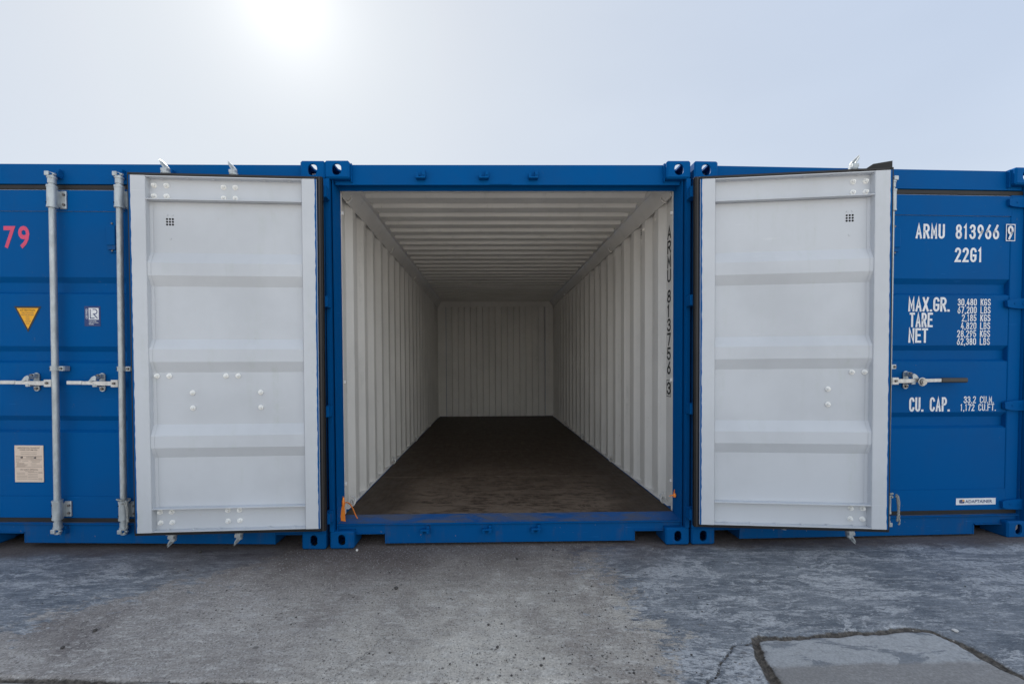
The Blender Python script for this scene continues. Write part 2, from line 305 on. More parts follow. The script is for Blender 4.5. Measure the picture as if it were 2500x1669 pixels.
# ------------------------------------------------------------------ mesh helpers
class MB:
    """collects shapes, then links them as ONE mesh object"""
    def __init__(s): s.v = []; s.f = []; s.m = []; s.sm = []
    def add(s, verts, faces, m=0, smooth=False):
        o = len(s.v); s.v += [tuple(v) for v in verts]
        for f in faces: s.f.append([o+i for i in f]); s.m.append(m); s.sm.append(smooth)
        return s
    def box(s, x0, x1, y0, y1, z0, z1, m=0, bev=0.0):
        if bev <= 0:
            V = [(x, y, z) for x in (x0, x1) for y in (y0, y1) for z in (z0, z1)]
            return s.add(V, [(0,1,3,2),(4,6,7,5),(0,4,5,1),(2,3,7,6),(0,2,6,4),(1,5,7,3)], m)
        bm = bmesh.new(); b = min(bev, abs(x1-x0)*.45, abs(y1-y0)*.45, abs(z1-z0)*.45)
        bmesh.ops.create_cube(bm, size=1)
        for v in bm.verts: v.co = Vector(((x0+x1)/2 + v.co.x*(x1-x0), (y0+y1)/2 + v.co.y*(y1-y0), (z0+z1)/2 + v.co.z*(z1-z0)))
        bmesh.ops.bevel(bm, geom=list(bm.edges), offset=b, segments=2, affect='EDGES', profile=0.5)
        return s.frombm(bm, m)
    def frombm(s, bm, m=0, smooth=False):
        bm.verts.ensure_lookup_table(); bm.verts.index_update()
        s.add([v.co.copy() for v in bm.verts], [[v.index for v in f.verts] for f in bm.faces], m, smooth); bm.free(); return s
    def prism(s, poly, axis, a, b, m=0, caps=True):
        """poly: 2D points in the two other axes (cyclic order x,y,z without axis)"""
        def P(p, d):
            q = list(p); q.insert('xyz'.index(axis), d); return tuple(q)
        n = len(poly); V = [P(p, a) for p in poly] + [P(p, b) for p in poly]
        F = [(i, (i+1) % n, n+(i+1) % n, n+i) for i in range(n)]
        if caps: F += [tuple(range(n))[::-1], tuple(range(n, 2*n))]
        return s.add(V, F, m)
    def cyl(s, p0, p1, r, n=16, m=0, r1=None, caps=True):
        p0, p1 = Vector(p0), Vector(p1); d = (p1-p0).normalized()
        a = d.orthogonal().normalized(); b = d.cross(a); r1 = r if r1 is None else r1
        V = [p0 + r*(math.cos(t)*a+math.sin(t)*b) for t in [2*math.pi*i/n for i in range(n)]] + [p1 + r1*(math.cos(t)*a+math.sin(t)*b) for t in [2*math.pi*i/n for i in range(n)]]
        s.add(V, [(i, (i+1) % n, n+(i+1) % n, n+i) for i in range(n)], m, True)
        if caps: s.add(V, [tuple(range(n))[::-1], tuple(range(n, 2*n))], m)
        return s
    def tube(s, pts, r, n=8, m=0, ell=(1, 1), closed=False):
        pts = [Vector(p) for p in pts]; L = len(pts); V = []; up = None
        for i, p in enumerate(pts):
            d = (pts[(i+1) % L]-pts[i-1]) if closed else (pts[min(i+1, L-1)]-pts[max(i-1, 0)])
            d.normalize()
            if up is None: up = d.orthogonal().normalized()
            up = (up - d*up.dot(d)).normalized(); w = d.cross(up)
            rad = r[i] if isinstance(r, (list, tuple)) else r
            V += [p + rad*(math.cos(t)*up*ell[0] + math.sin(t)*w*ell[1]) for t in [2*math.pi*k/n for k in range(n)]]
        F = [(i*n+k, i*n+(k+1) % n, ((i+1) % L)*n+(k+1) % n, ((i+1) % L)*n+k) for i in range(L if closed else L-1) for k in range(n)]
        s.add(V, F, m, True)
        if not closed: s.add(V, [tuple(range(n))[::-1], tuple(range((L-1)*n, L*n))], m)
        return s
    def slotplate(s, O, U, Vv, w, h, cx, cz, rx, rz, t, ow=None, oh=None, m=0, n=40):
        """plate w x h in the plane O + u*U + v*Vv with an oval hole, thickness t along -(U x V); hole centre cx,cz"""
        O, U, Vv = Vector(O), Vector(U), Vector(Vv); Nn = U.cross(Vv).normalized()
        hole = []
        for i in range(n):
            a = 2*math.pi*i/n; ca, sa = math.cos(a), math.sin(a)
            if rz >= rx: hole.append((cx + rx*ca, cz + rx*sa + (rz-rx)*(1 if sa > 0 else -1 if sa < 0 else 0)))
            else: hole.append((cx + rz*ca + (rx-rz)*(1 if ca > 0 else -1), cz + rz*sa))
        def outer(p):
            dx, dz = p[0]-cx, p[1]-cz; L = math.hypot(dx, dz) or 1; dx /= L; dz /= L
            k = min(((w-cx)/dx if dx > 1e-6 else 1e9), (cx/-dx if dx < -1e-6 else 1e9), ((h-cz)/dz if dz > 1e-6 else 1e9), (cz/-dz if dz < -1e-6 else 1e9))
            return (cx+dx*k, cz+dz*k)
        out = [outer(p) for p in hole]
        for c in ((0, 0), (w, 0), (w, h), (0, h)):
            j = min(range(n), key=lambda i: (out[i][0]-c[0])**2 + (out[i][1]-c[1])**2); out[j] = c
        A = [O+U*p[0]+Vv*p[1] for p in out]; B = [O+U*p[0]+Vv*p[1] for p in hole]; D = [q-Nn*t for q in B]
        s.add(A+B, [(i, (i+1) % n, n+(i+1) % n, n+i) for i in range(n)], m)
        s.add(B+D, [(i, (i+1) % n, n+(i+1) % n, n+i) for i in range(n)], m, True)
        return s
    def mirror(s, x=True):
        s.v = [(-a, b, c) for a, b, c in s.v]; s.f = [f[::-1] for f in s.f]; return s
    def mesh(s, name, mats):
        me = bpy.data.meshes.new(name); me.from_pydata(s.v, [], s.f)
        for k in (mats if isinstance(mats, (list, tuple)) else [mats]): me.materials.append(k)
        me.polygons.foreach_set('material_index', s.m); me.polygons.foreach_set('use_smooth', s.sm); me.update()
        return me
    def build(s, name, mats, parent=None, loc=(0, 0, 0), label=None):
        return link(name, s.mesh(name, mats), parent, loc, label)
def link(name, me, parent=None, loc=(0, 0, 0), label=None):
    o = bpy.data.objects.new(name, me); C.objects.link(o); o.location = loc
    if parent: o.parent = parent
    if label: o['label'] = label
    return o
def tag(o, label, cat, group=None):
    o['label'] = label; o['category'] = cat
    if group: o['group'] = group
    return o

# ------------------------------------------------------------------ stencil lettering (one-width strokes)
def arc(cx, cy, rx, ry, a0, a1, n=9):
    return [(cx+rx*math.cos(math.radians(a0+(a1-a0)*i/n)), cy+ry*math.sin(math.radians(a0+(a1-a0)*i/n))) for i in range(n+1)]
OV = arc(.5, .78, .5, .22, 180, 0) + arc(.5, .22, .5, .22, 0, -180)
SIX = [(.80, 1), (.10, .46)] + arc(.5, .29, .5, .29, 150, 510, 20)
G_ = {
 '0': [OV + [OV[0]]], '1': [[(.12, .86), (.52, 1.0), (.52, 0)]], '2': [arc(.5, .78, .48, .22, 175, 0) + [(.94, .64), (.03, 0), (1, 0)]],
 '3': [arc(.48, .77, .46, .23, 165, -70) + [(.42, .535)], [(.64, .54)] + arc(.48, .27, .52, .27, 60, -165, 12)],
 '4': [[(.62, 1), (.0, .26), (1, .26)], [(.74, .52), (.74, 0)]], '5': [[(.95, 1), (.12, 1), (.06, .52)] + arc(.46, .30, .52, .30, 130, -160, 12)],
 '6': [SIX], '9': [[(1-x, 1-y) for x, y in SIX]], '7': [[(0, 1), (1, 1), (.36, 0)]],
 '8': [arc(.5, .76, .43, .24, -90, 270, 20), arc(.5, .26, .5, .26, 90, 450, 20)],
 'A': [[(0, 0), (.5, 1), (1, 0)], [(.2, .30), (.8, .30)]], 'R': [[(0, 0), (0, 1), (.5, 1)] + arc(.5, .74, .5, .26, 90, -90) + [(.06, .48)], [(.52, .48), (1, 0)]],
 'M': [[(0, 0), (0, 1), (.5, .28), (1, 1), (1, 0)]], 'U': [[(0, 1)] + arc(.5, .22, .5, .22, 180, 360) + [(1, 1)]],
 'G': [arc(.5, .77, .5, .23, 10, 180) + arc(.5, .23, .5, .23, 180, 360) + [(1, .46), (.56, .46)]], 'C': [arc(.5, .77, .5, .23, 8, 180) + arc(.5, .23, .5, .23, 180, 352)],
 'X': [[(0, 0), (1, 1)], [(0, 1), (1, 0)]], 'T': [[(0, 1), (1, 1)], [(.5, 1), (.5, 0)]], 'E': [[(1, 1), (0, 1), (0, 0), (1, 0)], [(0, .52), (.85, .52)]],
 'F': [[(1, 1), (0, 1), (0, 0)], [(0, .52), (.85, .52)]], 'N': [[(0, 0), (0, 1), (1, 0), (1, 1)]], 'K': [[(0, 0), (0, 1)], [(1, 1), (.02, .40)], [(.30, .58), (1, 0)]],
 'L': [[(0, 1), (0, 0), (1, 0)]], 'B': [[(.5, .53)] + arc(.5, .265, .5, .265, 90, -90) + [(0, 0), (0, 1), (.45, 1)] + arc(.45, .765, .48, .235, 90, -90) + [(.06, .53)]],
 'P': [[(0, 0), (0, 1), (.5, 1)] + arc(.5, .74, .5, .26, 90, -90) + [(.06, .48)]],
 'S': [arc(.5, .765, .48, .235, 20, 180) + [(.04, .66), (.9, .40)] + arc(.5, .245, .5, .245, 25, -165, 12)],
 '.': [[(.35, 0), (.65, 0)]], ',': [[(.55, .02), (.40, -.14)]]}
NARROW = {'.': .42, ',': .42, '1': .72, ' ': .9}
def strip(pts, w):
    P = [Vector((p[0], p[1])) for p in pts]; L = []; R = []
    Q = [P[0]]
    for p in P[1:]:
        if (p-Q[-1]).length > 1e-5: Q.append(p)
    P = Q; closed = (P[0]-P[-1]).length < 1e-4 and len(P) > 3
    if closed: P = P[:-1]
    n = len(P)
    for i in range(n):
        a = P[i]-P[i-1] if (i > 0 or closed) else P[1]-P[0]
        b = P[(i+1) % n]-P[i] if (i < n-1 or closed) else P[-1]-P[-2]
        a.normalize(); b.normalize(); t = a+b
        if t.length < 0.15: t = a
        t.normalize(); nn = Vector((-t.y, t.x)); k = 1/max(0.42, abs(nn.dot(Vector((-a.y, a.x)))))
        e = Vector((0, 0))
        if not closed and i == 0: e = -b*w*0.5*0
        L.append(P[i]+nn*w/2*k+e); R.append(P[i]-nn*w/2*k+e)
    F = [(i, (i+1) % n, n+(i+1) % n, n+i) for i in range(n if closed else n-1)]
    return L+R, F
def stroke(mb, text, x, z, h, cw, sw, gap, y=0.0, m=0, to=None):
    """text starting at x, foot at z; in the x-z plane at depth y facing -y; to(px,pz,py) places a point"""
    k = 0
    for ch in text:
        w = cw*NARROW.get(ch, 1.0)
        for pl in G_.get(ch, []):
            pts = [(x + sw/2 + p[0]*(w-sw), z + sw/2 + p[1]*(h-sw)) for p in pl]
            if ch == '.': pts = [(x+w/2-sw*.6, z+sw/2), (x+w/2+sw*.6, z+sw/2)]
            elif len(pl) == 2 or not (abs(pl[0][0]-pl[-1][0]) < 1e-3 and abs(pl[0][1]-pl[-1][1]) < 1e-3):   # square ends reach the full height
                for e, nb in ((0, 1), (-1, -2)):
                    d = Vector(pts[e])-Vector(pts[nb]); d.normalize()
                    pts[e] = (pts[e][0]+d.x*sw*.5, pts[e][1]+d.y*sw*.5)
            V, F = strip(pts, sw); yy = y - 0.00012*(k % 4); k += 1
            mb.add([(to(v.x, v.y, yy) if to else (v.x, yy, v.y)) for v in V], [f[::-1] for f in F], m)
        x += w + gap
    return x
_font_cache = {}
def font_text(mb, text, cx, z, h, xs=1.0, y=0.0, m=0, bold=0.0, align='CENTER', rot=0.0):
    """small print from the built-in font, as flat faces at depth y facing -y; h = cap height"""
    cu = bpy.data.curves.new('print', 'FONT'); cu.body = text; cu.size = 1.0; cu.align_x = align; cu.offset = bold; cu.resolution_u = 3
    ob = bpy.data.objects.new('print', cu); C.objects.link(ob)
    dg = bpy.context.evaluated_depsgraph_get(); me = bpy.data.meshes.new_from_object(ob.evaluated_get(dg))
    k = h/0.727; ca, sa = math.cos(rot), math.sin(rot)
    V = []
    for v in me.vertices:
        a, b_ = v.co.x*k*xs, v.co.y*k
        V.append((cx + a*ca - b_*sa, y, z + a*sa + b_*ca))
    F = [list(p.vertices) for p in me.polygons]
    mb.add(V, F, m)
    bpy.data.objects.remove(ob); bpy.data.curves.remove(cu); bpy.data.meshes.remove(me)

# ------------------------------------------------------------------ container pieces
HW, HT, LEN = 1.219, 2.591, 6.058
def casting(sx, front, top, worn=False):
    """hollow ISO corner casting, local origin at its outer corner; grows to +x (inner), +y, -z when top else +z"""
    w, d, h, t, c = .162, .178, .118, .013, .010
    mb = MB(); bm = bmesh.new()
    for x in (0, w):
        for y in (0, d):
            for z in (0, h):
                ix, iy, iz = (c if x == 0 else w-c), (c if y == 0 else d-c), (c if z == 0 else h-c)
                for q in ((x, iy, iz), (ix, y, iz), (ix, iy, z)): bm.verts.new(q)
    r = bmesh.ops.convex_hull(bm, input=list(bm.verts)); bmesh.ops.recalc_face_normals(bm, faces=list(bm.faces))
    kill = [f for f in bm.faces if f.normal.y < -.99 or f.normal.x < -.99 or f.normal.z > .99]
    bmesh.ops.delete(bm, geom=kill, context='FACES_ONLY'); mb.frombm(bm)
    if top: fr = dict(cx=.080-c, cz=.058-c, rx=.031, rz=.038)
    else: fr = dict(cx=.080-c, cz=.056-c, rx=.0245, rz=.037)
    mb.slotplate((c, 0, c), (1, 0, 0), (0, 0, 1), w-2*c, h-2*c, t=t, **fr)
    mb.slotplate((0, d-c, c), (0, -1, 0), (0, 0, 1), d-2*c, h-2*c, d/2-c, .058-c, .031, .038, t)
    mb.slotplate((c, c, h), (1, 0, 0), (0, 1, 0), w-2*c, d-2*c, w/2-c, d/2-c, .034, .062, t)
    # inner shell
    i0, i1, j0, j1, k0, k1 = t, w-t, t, d-t, t, h-t
    mb.add([(i1, j0, k0), (i1, j1, k0), (i1, j1, k1), (i1, j0, k1)], [(0, 1, 2, 3)])
    mb.add([(i0, j1, k0), (i1, j1, k0), (i1, j1, k1), (i0, j1, k1)], [(3, 2, 1, 0)])
    mb.add([(i0, j0, k0), (i1, j0, k0), (i1, j1, k0), (i0, j1, k0)], [(0, 1, 2, 3)])
    mb.slotplate((i0, j0, k0), (1, 0, 0), (0, 0, 1), i1-i0, k1-k0, fr['cx']+c-t, fr['cz']+c-t, fr['rx'], fr['rz'], 0)
    mb.slotplate((i0, j1, k0), (0, -1, 0), (0, 0, 1), j1-j0, k1-k0, d/2-t, .058-t, .031, .038, 0)
    mb.slotplate((i0, j0, k1), (1, 0, 0), (0, 1, 0), i1-i0, j1-j0, w/2-t, d/2-t, .034, .062, 0)
    if not top: mb.v = [(x, y, h-z) for x, y, z in mb.v]; mb.f = [f[::-1] for f in mb.f]
    if not front: mb.v = [(x, -y, z) for x, y, z in mb.v]; mb.f = [f[::-1] for f in mb.f]
    if sx > 0: mb.mirror()
    return mb
MESH = {}
def cached(key, fn):
    if key not in MESH: MESH[key] = fn()
    return MESH[key]
LUGZ = (.232, .935, 1.652, 2.357)

def corr_y(y):          # side wall corrugation: how far outside the inner face
    if y < .301: return .036
    q = (y - .44) % .278
    if q < .070: return 0
    if q < .138: return .036*(q-.070)/.068
    if q < .208: return .036
    return .036*(1-(q-.208)/.070)
def side_wall(sx):
    mb = MB(); ys = [.200]
    k = .44 - .278
    while k < LEN:
        for d in (0, .070, .138, .208):
            if .29 < k+d < LEN-.17: ys.append(k+d)
        k += .278
    ys.append(LEN-.165)
    z0, z1 = .155, 2.47
    for off, m, flip in ((0, 0, False), (.003, 1, True)):
        V = []
        for y in ys:
            x = 1.176 + corr_y(y) + off
            V += [(x, y, z0), (x, y, z1)]
        F = [(2*i, 2*i+1, 2*i+3, 2*i+2) for i in range(len(ys)-1)]
        mb.add(V, [f[::-1] for f in F] if flip else F, m)
    if sx < 0: mb.mirror()
    return mb
def roof():
    mb = MB(); prof = [(.128, 2.558), (.46, 2.558)]
    y = .478
    while y < 5.80:
        prof += [(y-.014, 2.558), (y, 2.530), (y+.092, 2.530), (y+.106, 2.558)]; y += .2075
    # lower flats are the rib bottoms; the bright strip is the riser that faces the door
    prof = [p for i, p in enumerate(prof) if i < 2 or p[0] > .461] + [(5.93, 2.558)]
    for x0, x1 in ((-1.085, 1.085),):
        for off, m in ((0, 0), (.003, 1)):
            V = []
            for q in prof: V += [(x0, q[0], q[1]+off), (x1, q[0], q[1]+off)]
            F = [(2*i, 2*i+2, 2*i+3, 2*i+1) for i in range(len(prof)-1)]
            mb.add(V, F if m == 0 else [f[::-1] for f in F], m)
    for s_ in (-1, 1):
        a, b_ = (1.085, 1.165) if s_ > 0 else (-1.165, -1.085)
        mb.box(a, b_, .13, 5.93, 2.540, 2.5615, 0)
        # tapered rib ends
        y = .478
        while y < 5.80:
            xs = s_*1.085; xe = s_*1.055
            y += .2075
    return mb
def end_wall():
    mb = MB(); Y = 5.93; pts = []
    x = -1.02
    ns = 8; pitch = 2.04/ns/1.0
    for i in range(ns):
        pts += [(x, 0), (x+.109, 0), (x+.127, .045), (x+pitch-.018, .045)]; x += pitch
    pts += [(1.02, 0)]
    for off, m in ((0, 0), (.003, 1)):
        V = []
        for q in pts: V += [(q[0], Y+q[1]+off, .17), (q[0], Y+q[1]+off, 2.50)]
        F = [(2*i, 2*i+2, 2*i+3, 2*i+1) for i in range(len(pts)-1)]
        mb.add(V, F if m == 0 else [f[::-1] for f in F], m)
    return mb
def post(sx):
    mb = MB()
    poly = [(-1.219, .15), (-1.219, .005), (-1.191, .005), (-1.191, .062), (-1.180, .030), (-1.1755, .029), (-1.1665, .128), (-1.1665, .15)]
    mb.prism(poly, 'z', .118, HT-.118, 0)
    if sx > 0: mb.mirror()
    return mb
def jamb(sx):
    mb = MB(); mb.prism([(-1.219, .1515), (-1.1655, .1515), (-1.1655, .176), (-1.175, .192), (-1.190, .198), (-1.219, .198)], 'z', .165, 2.535, 0)
    for z in (2.30, 1.12, .40): mb.box(-1.1655, -1.150, .158, .166, z-.012, z+.012, 0, .002)
    if sx > 0: mb.mirror()
    return mb
def lug(sx, z):
    mb = MB(); mb.box(-1.228, -1.190, -.036, .004, z-.037, z+.037, 0, .004)
    mb.cyl((-1.206, -.0365, z-.02), (-1.206, -.030, z-.02), .008, 10, 0)
    if sx > 0: mb.mirror()
    return mb
def keeper(x, z, up):
    """cam keeper welded on the header or the sill: a small shelf between two jaws"""
    mb = MB(); s = 1 if up else -1
    mb.box(x-.031, x+.031, .010, .052, z-.014*s-.005, z-.014*s+.005, 0, .002)
    mb.box(x-.033, x-.013, .016, .052, z-.012, z+.016, 0, .004)
    mb.box(x+.009, x+.033, .012, .052, z-.012, z+.022, 0, .004)
    mb.cyl((x+.021, .011, z+.004), (x+.021, .006, z+.004), .007, 10, 0)
    mb.box(x+.012, x+.030, .022, .052, z+.022, z+.040, 0, .003)
    return mb
def header():
    mb = MB()
    mb.prism([(.05, 2.450), (.0565, 2.448), (.0575, 2.486), (.1195, 2.486), (.1205, 2.4385), (.128, 2.4385), (.128, 2.5555), (.07, 2.583), (.052, 2.583)], 'x', -1.062, 1.062, 0)
    for s_ in (-1, 1):
        a, b_ = sorted((s_*1.0625, s_*1.1655))
        mb.box(a, b_, .0500, .0572, 2.4490, 2.4727, 0); mb.box(a, b_, .1205, .1278, 2.4387, 2.4727, 0)
        mb.box(*sorted((s_*1.0565, s_*1.050)), .030, .056, 2.462, 2.586, 0, .002)
    mb.box(-.13, .02, .046, .051, 2.452, 2.456, 0, .001)
    return mb
def sill():
    mb = MB(); P = lambda z0: [(.045, z0), (.045, .142), (.030, .150), (.030, .156), (.036, .158), (.128, .183), (.128, z0)]
    r = .018
    mb.prism(P(.018), 'x', -.855, .855, 0)
    for s_ in (-1, 1):
        a, b_ = sorted((s_*.8552, s_*1.0565)); mb.prism(P(.088), 'x', a, b_, 0)
        mb.box(*sorted((s_*.8555, s_*1.056)), .034, .046, .086, .093, 0, .002)
        mb.box(*sorted((s_*.850, s_*.859)), .043, .30, .017, .0875, 0, .001)
        a, b_ = sorted((s_*1.0567, s_*1.182)); mb.prism([(.046, .119), (.046, .142), (.031, .150), (.031, .1555), (.0365, .1575), (.1275, .1825), (.1275, .119)], 'x', a, b_, 0)
    return mb
def threshold():
    mb = MB(); mb.add([(-1.176, .0375, .1595), (1.176, .0375, .1595), (1.1655, .1275, .1843), (-1.1655, .1275, .1843)], [(0, 1, 2, 3)])
    mb.box(-1.163, 1.163, .1335, .1398, .150, .1852, 0, .001)
    return mb
def rails(sx, top):
    mb = MB()
    if top:
        mb.box(1.182, 1.219, .24, 5.89, 2.4885, 2.566, 0, .004)
        V = [(1.1735, .200, 2.436), (1.1815, .200, 2.434), (1.1815, .200, 2.5385), (1.112, .200, 2.5385), (1.117, .200, 2.530)]
        W_ = [(x, 5.875, z) for x, y, z in V]; n = 5
        mb.add(V+W_, [(i, (i+1) % n, n+(i+1) % n, n+i) for i in range(n)] + [tuple(range(n))[::-1], tuple(range(n, 2*n))], 1)
    else:
        mb.box(1.166, 1.219, .1790, 5.879, -.030, .1895, 0, .004)
        mb.box(1.1655, 1.2120, .238, 5.89, .1900, .1965, 1, .002)
    if sx < 0: mb.mirror()
    return mb
def ring(sx, y, z, top):
    mb = MB(); s = -1
    pts = []
    for i in range(15):
        a = math.radians(-100 + 200*i/14)
        pts.append((1.170 - .038*math.cos(a)*.75 + .004, y + .012*math.sin(a*1.3), z + .034*math.sin(a)))
    mb.tube(pts, .0062, 8)
    mb.box(1.166, 1.178, y-.016, y+.016, z-.010, z+.010, 0, .003)
    if sx < 0: mb.mirror()
    return mb

# door leaf: hinge pin axis at the origin, leaf along +u (x), outer side towards -y, inner side at y = .109
DI, DT, U0, U1, Z0, Z1 = .109, .050, .030, 1.160, .190, 2.411
RIDGES = ((1.947, 1.878, 1.800, 1.736), (1.404, 1.340, 1.261, 1.195), (.865, .796, .720, .655))
BANDS = ((1.826, 1.791, 1.727, 1.711), (1.360, 1.325, 1.262, 1.246), (.888, .853, .790, .774))     # the closed doors are pressed differently
SH, SF = .123, 1.062        # inner edges of the two stiles
def leaf(ridges):
    mb = MB(); yo, yi = DI-DT, DI
    def stile(a, b_):
        V = [(a, yo, Z0), (b_, yo, Z0), (b_, yi, Z0), (a, yi, Z0), (a, yo, Z1), (b_, yo, Z1), (b_, yi, Z1), (a, yi, Z1)]
        bm = bmesh.new(); vs = [bm.verts.new(v) for v in V]
        for f in ((0, 3, 2, 1), (4, 5, 6, 7), (0, 1, 5, 4), (2, 3, 7, 6), (1, 2, 6, 5), (3, 0, 4, 7)): bm.faces.new([vs[i] for i in f])
        bmesh.ops.bevel(bm, geom=[e for e in bm.edges if abs(e.verts[0].co.z-e.verts[1].co.z) > .5], offset=.006, segments=2, affect='EDGES', profile=.5)
        bm.verts.index_update(); o = len(mb.v); mb.v += [tuple(v.co) for v in bm.verts]; bm.normal_update()
        for f in bm.faces:
            c = f.calc_center_median()
            inner = f.normal.y > .3
            mb.f.append([o+v.index for v in f.verts]); mb.m.append(0 if inner else 1); mb.sm.append(False)
        bm.free()
    stile(U0, SH); stile(SF, U1)
    # pressed panel: white inside skin, blue outside skin
    prof = [(.3345, .042)]
    for r in ridges[::-1]: prof += [(r[3], .042), (r[2], .014), (r[1], .014), (r[0], .042)]
    prof += [(2.264, .042)]
    for off, m in ((0, 0), (.003, 1)):
        V = []
        for z, d in prof: V += [(SH, DI-d-off, z), (SF, DI-d-off, z)]
        F = [(2*i, 2*i+2, 2*i+3, 2*i+1) for i in range(len(prof)-1)]
        mb.add(V, F if m == 0 else [f[::-1] for f in F], m)
    full = [(Z0+.007, .0405)] + [(.3335, .0405)] + prof + [(2.272, .0405), (Z1-.007, .0405)]
    for u, s_ in ((SH+.0004, 1), (SF-.0004, -1)):                 # white flank of each stile, down to the panel
        V = []
        for z, d in full: V += [(u, DI-d, z), (u, DI-.0045, z)]
        F = [(2*i, 2*i+1, 2*i+3, 2*i+2) for i in range(len(full)-1)]
        mb.add(V, F if s_ > 0 else [f[::-1] for f in F], 0)
    # weld fillet up the sides of the panel
    for u, s_ in ((SF, -1),):
        V = []
        for z, d in prof: V += [(u+s_*.016, DI-d+.001, z), (u+s_*.0005, DI-d+.008, z)]
        mb.add(V, [(2*i, 2*i+2, 2*i+3, 2*i+1) for i in range(len(prof)-1)], 0)
    # channel rails at the top and the bottom: web set back, a flange each side
    for za, zb in ((2.2695, Z1-.0065), (Z0+.0065, .3395)):
        mb.box(SH, SF, DI-.0448, DI-.0405, za-.004, zb-(.006 if zb < 1 else 0), 0)
        mb.box(SH, SF, yo-.0003, DI-.0465, za-.004, zb, 1)
    mb.box(SH, SF, DI-.0405, DI-.0008, 2.2650, 2.2710, 0, .001)
    mb.box(SH, SF, DI-.0405, DI-.0008, .3340, .3400, 0, .001)
    mb.box(SH, SF, DI-.0405, DI-.0012, Z1-.0065, Z1-.0005, 0, .001)
    mb.box(SH, SF, DI-.0405, DI-.0012, Z0+.0005, Z0+.0065, 0, .001)
    for k in range(6):
        u = .205 + k*.155
        mb.box(u-.010, u+.010, DI-.034, DI-.020, Z1-.011, Z1-.0065, 0, .002)
        mb.box(u-.010, u+.010, DI-.034, DI-.020, Z0+.0065, Z0+.012, 0, .002)
    # small weld tabs beside the vent
    for u, z in ((.930, 2.182), (.962, 2.184), (.945, 2.035)): mb.cyl((u, DI-.042, z), (u, DI-.0395, z), .006, 10, 0)
    # ragged edge where the blue overspray meets the white paint
    rnd = random.Random(3); n = 90
    for u, s_ in ((U0+.0015, 1), (U1-.0015, -1)):
        V = []
        for i in range(n+1):
            z = Z0 + (Z1-Z0)*i/n; V += [(u, DI+.0004, z), (u+s_*(.0075+.004*rnd.random()), DI+.0004, z)]
        F = [(2*i, 2*i+1, 2*i+3, 2*i+2) for i in range(n)]
        mb.add(V, F if s_ < 0 else [f[::-1] for f in F], 1)
    return mb
def gasket(e2=.030):
    mb = MB(); y0, y1 = DI-.046, DI-.012; e = .030
    for (a, b_, c, d) in ((U0-e, U0-.0005, Z0-e2, Z1+e2), (U1+.0005, U1+e2*.75, Z0-e2, Z1+e2), (U0, U1, Z1+.0005, Z1+e2), (U0, U1, Z0-e2, Z0-.0005)):
        mb.box(a, b_, y0, y1, c, d, 0, .003)
    # raised lip
    for (a, b_, c, d) in ((U0-e*.72, U0-e*.30, Z0-e2+.004, Z1+e2-.004), (U0+.01, U1-.01, Z1+e2*.3, Z1+e2*.7)):
        mb.box(a, b_, y1-.001, y1+.005, c, d, 1, .002)
    return mb
def gasket_flap():
    mb = gasket(.022); mb.prism([(1.035, Z1+.030), (1.075, Z1+.056), (1.185, Z1+.070), (1.185, Z1-.005), (1.162, Z1+.012)], 'y', DI-.045, DI-.035, 0)
    return mb
def bolt(u, z, y=DI-.0405):
    mb = MB(); mb.cyl((u, y, z), (u, y+.005, z), .0170, 20, 0, .0150); mb.cyl((u, y+.005, z), (u, y+.016, z), .0100, 6, 0); mb.cyl((u, y+.016, z), (u, y+.022, z), .0060, 10, 0, .0045)
    return mb
def vent_holes(us, z0, y):
    mb = MB()
    for i in range(3):
        for j in range(3): mb.cyl((us+i*.0175, y-.001, z0+j*.017), (us+i*.0175, y+.0006, z0+j*.017), .0064, 12, 0)
    return mb
def bar_tube(u):
    mb = MB(); yb = .014
    mb.cyl((u, yb, .10), (u, yb, 2.497), .0185, 20, 0, caps=True)
    return mb
def cam_end(u, up, open_):
    """forked cam at the end of a bar"""
    mb = MB(); yb = .014; z = 2.428 if up else .182; s = 1 if up else -1
    mb.cyl((u, yb, z), (u, yb, z+s*.034), .0225, 18, 0); mb.cyl((u, yb, z+s*.034), (u, yb, z+s*.046), .026, 18, 0)
    if open_:
        # prongs stand out sideways when the bar is turned
        prof = [(-.012, .040), (.014, .040), (.020, .060), (.006, .078), (.030, .104), (.042, .128), (.026, .116), (-.006, .088), (-.018, .070)]
        mb.prism([(u + a*.9, z+s*b_) for a, b_ in prof], 'y', yb-.014, yb+.002, 0)
        mb.prism([(u + a*.55 + .004, z+s*(b_*.86)) for a, b_ in prof], 'y', yb+.006, yb+.020, 0)
        mb.box(u-.016, u+.022, yb-.018, yb+.022, min(z+s*.044, z+s*.066), max(z+s*.044, z+s*.066), 0, .004)
    else:
        mb.box(u-.024, u+.006, yb-.030, yb+.012, min(z+s*.044, z+s*.074), max(z+s*.044, z+s*.074), 0, .005)
        mb.box(u-.024, u-.008, yb-.024, yb+.030, min(z+s*.050, z+s*.068), max(z+s*.050, z+s*.068), 0, .003)
        mb.box(u-.004, u+.014, yb-.022, yb+.026, min(z+s*.052, z+s*.066), max(z+s*.052, z+s*.066), 1, .004)
        mb.cyl((u+.018, yb-.006, z+s*.060), (u+.030, yb-.006, z+s*.060), .007, 10, 0)
    return mb
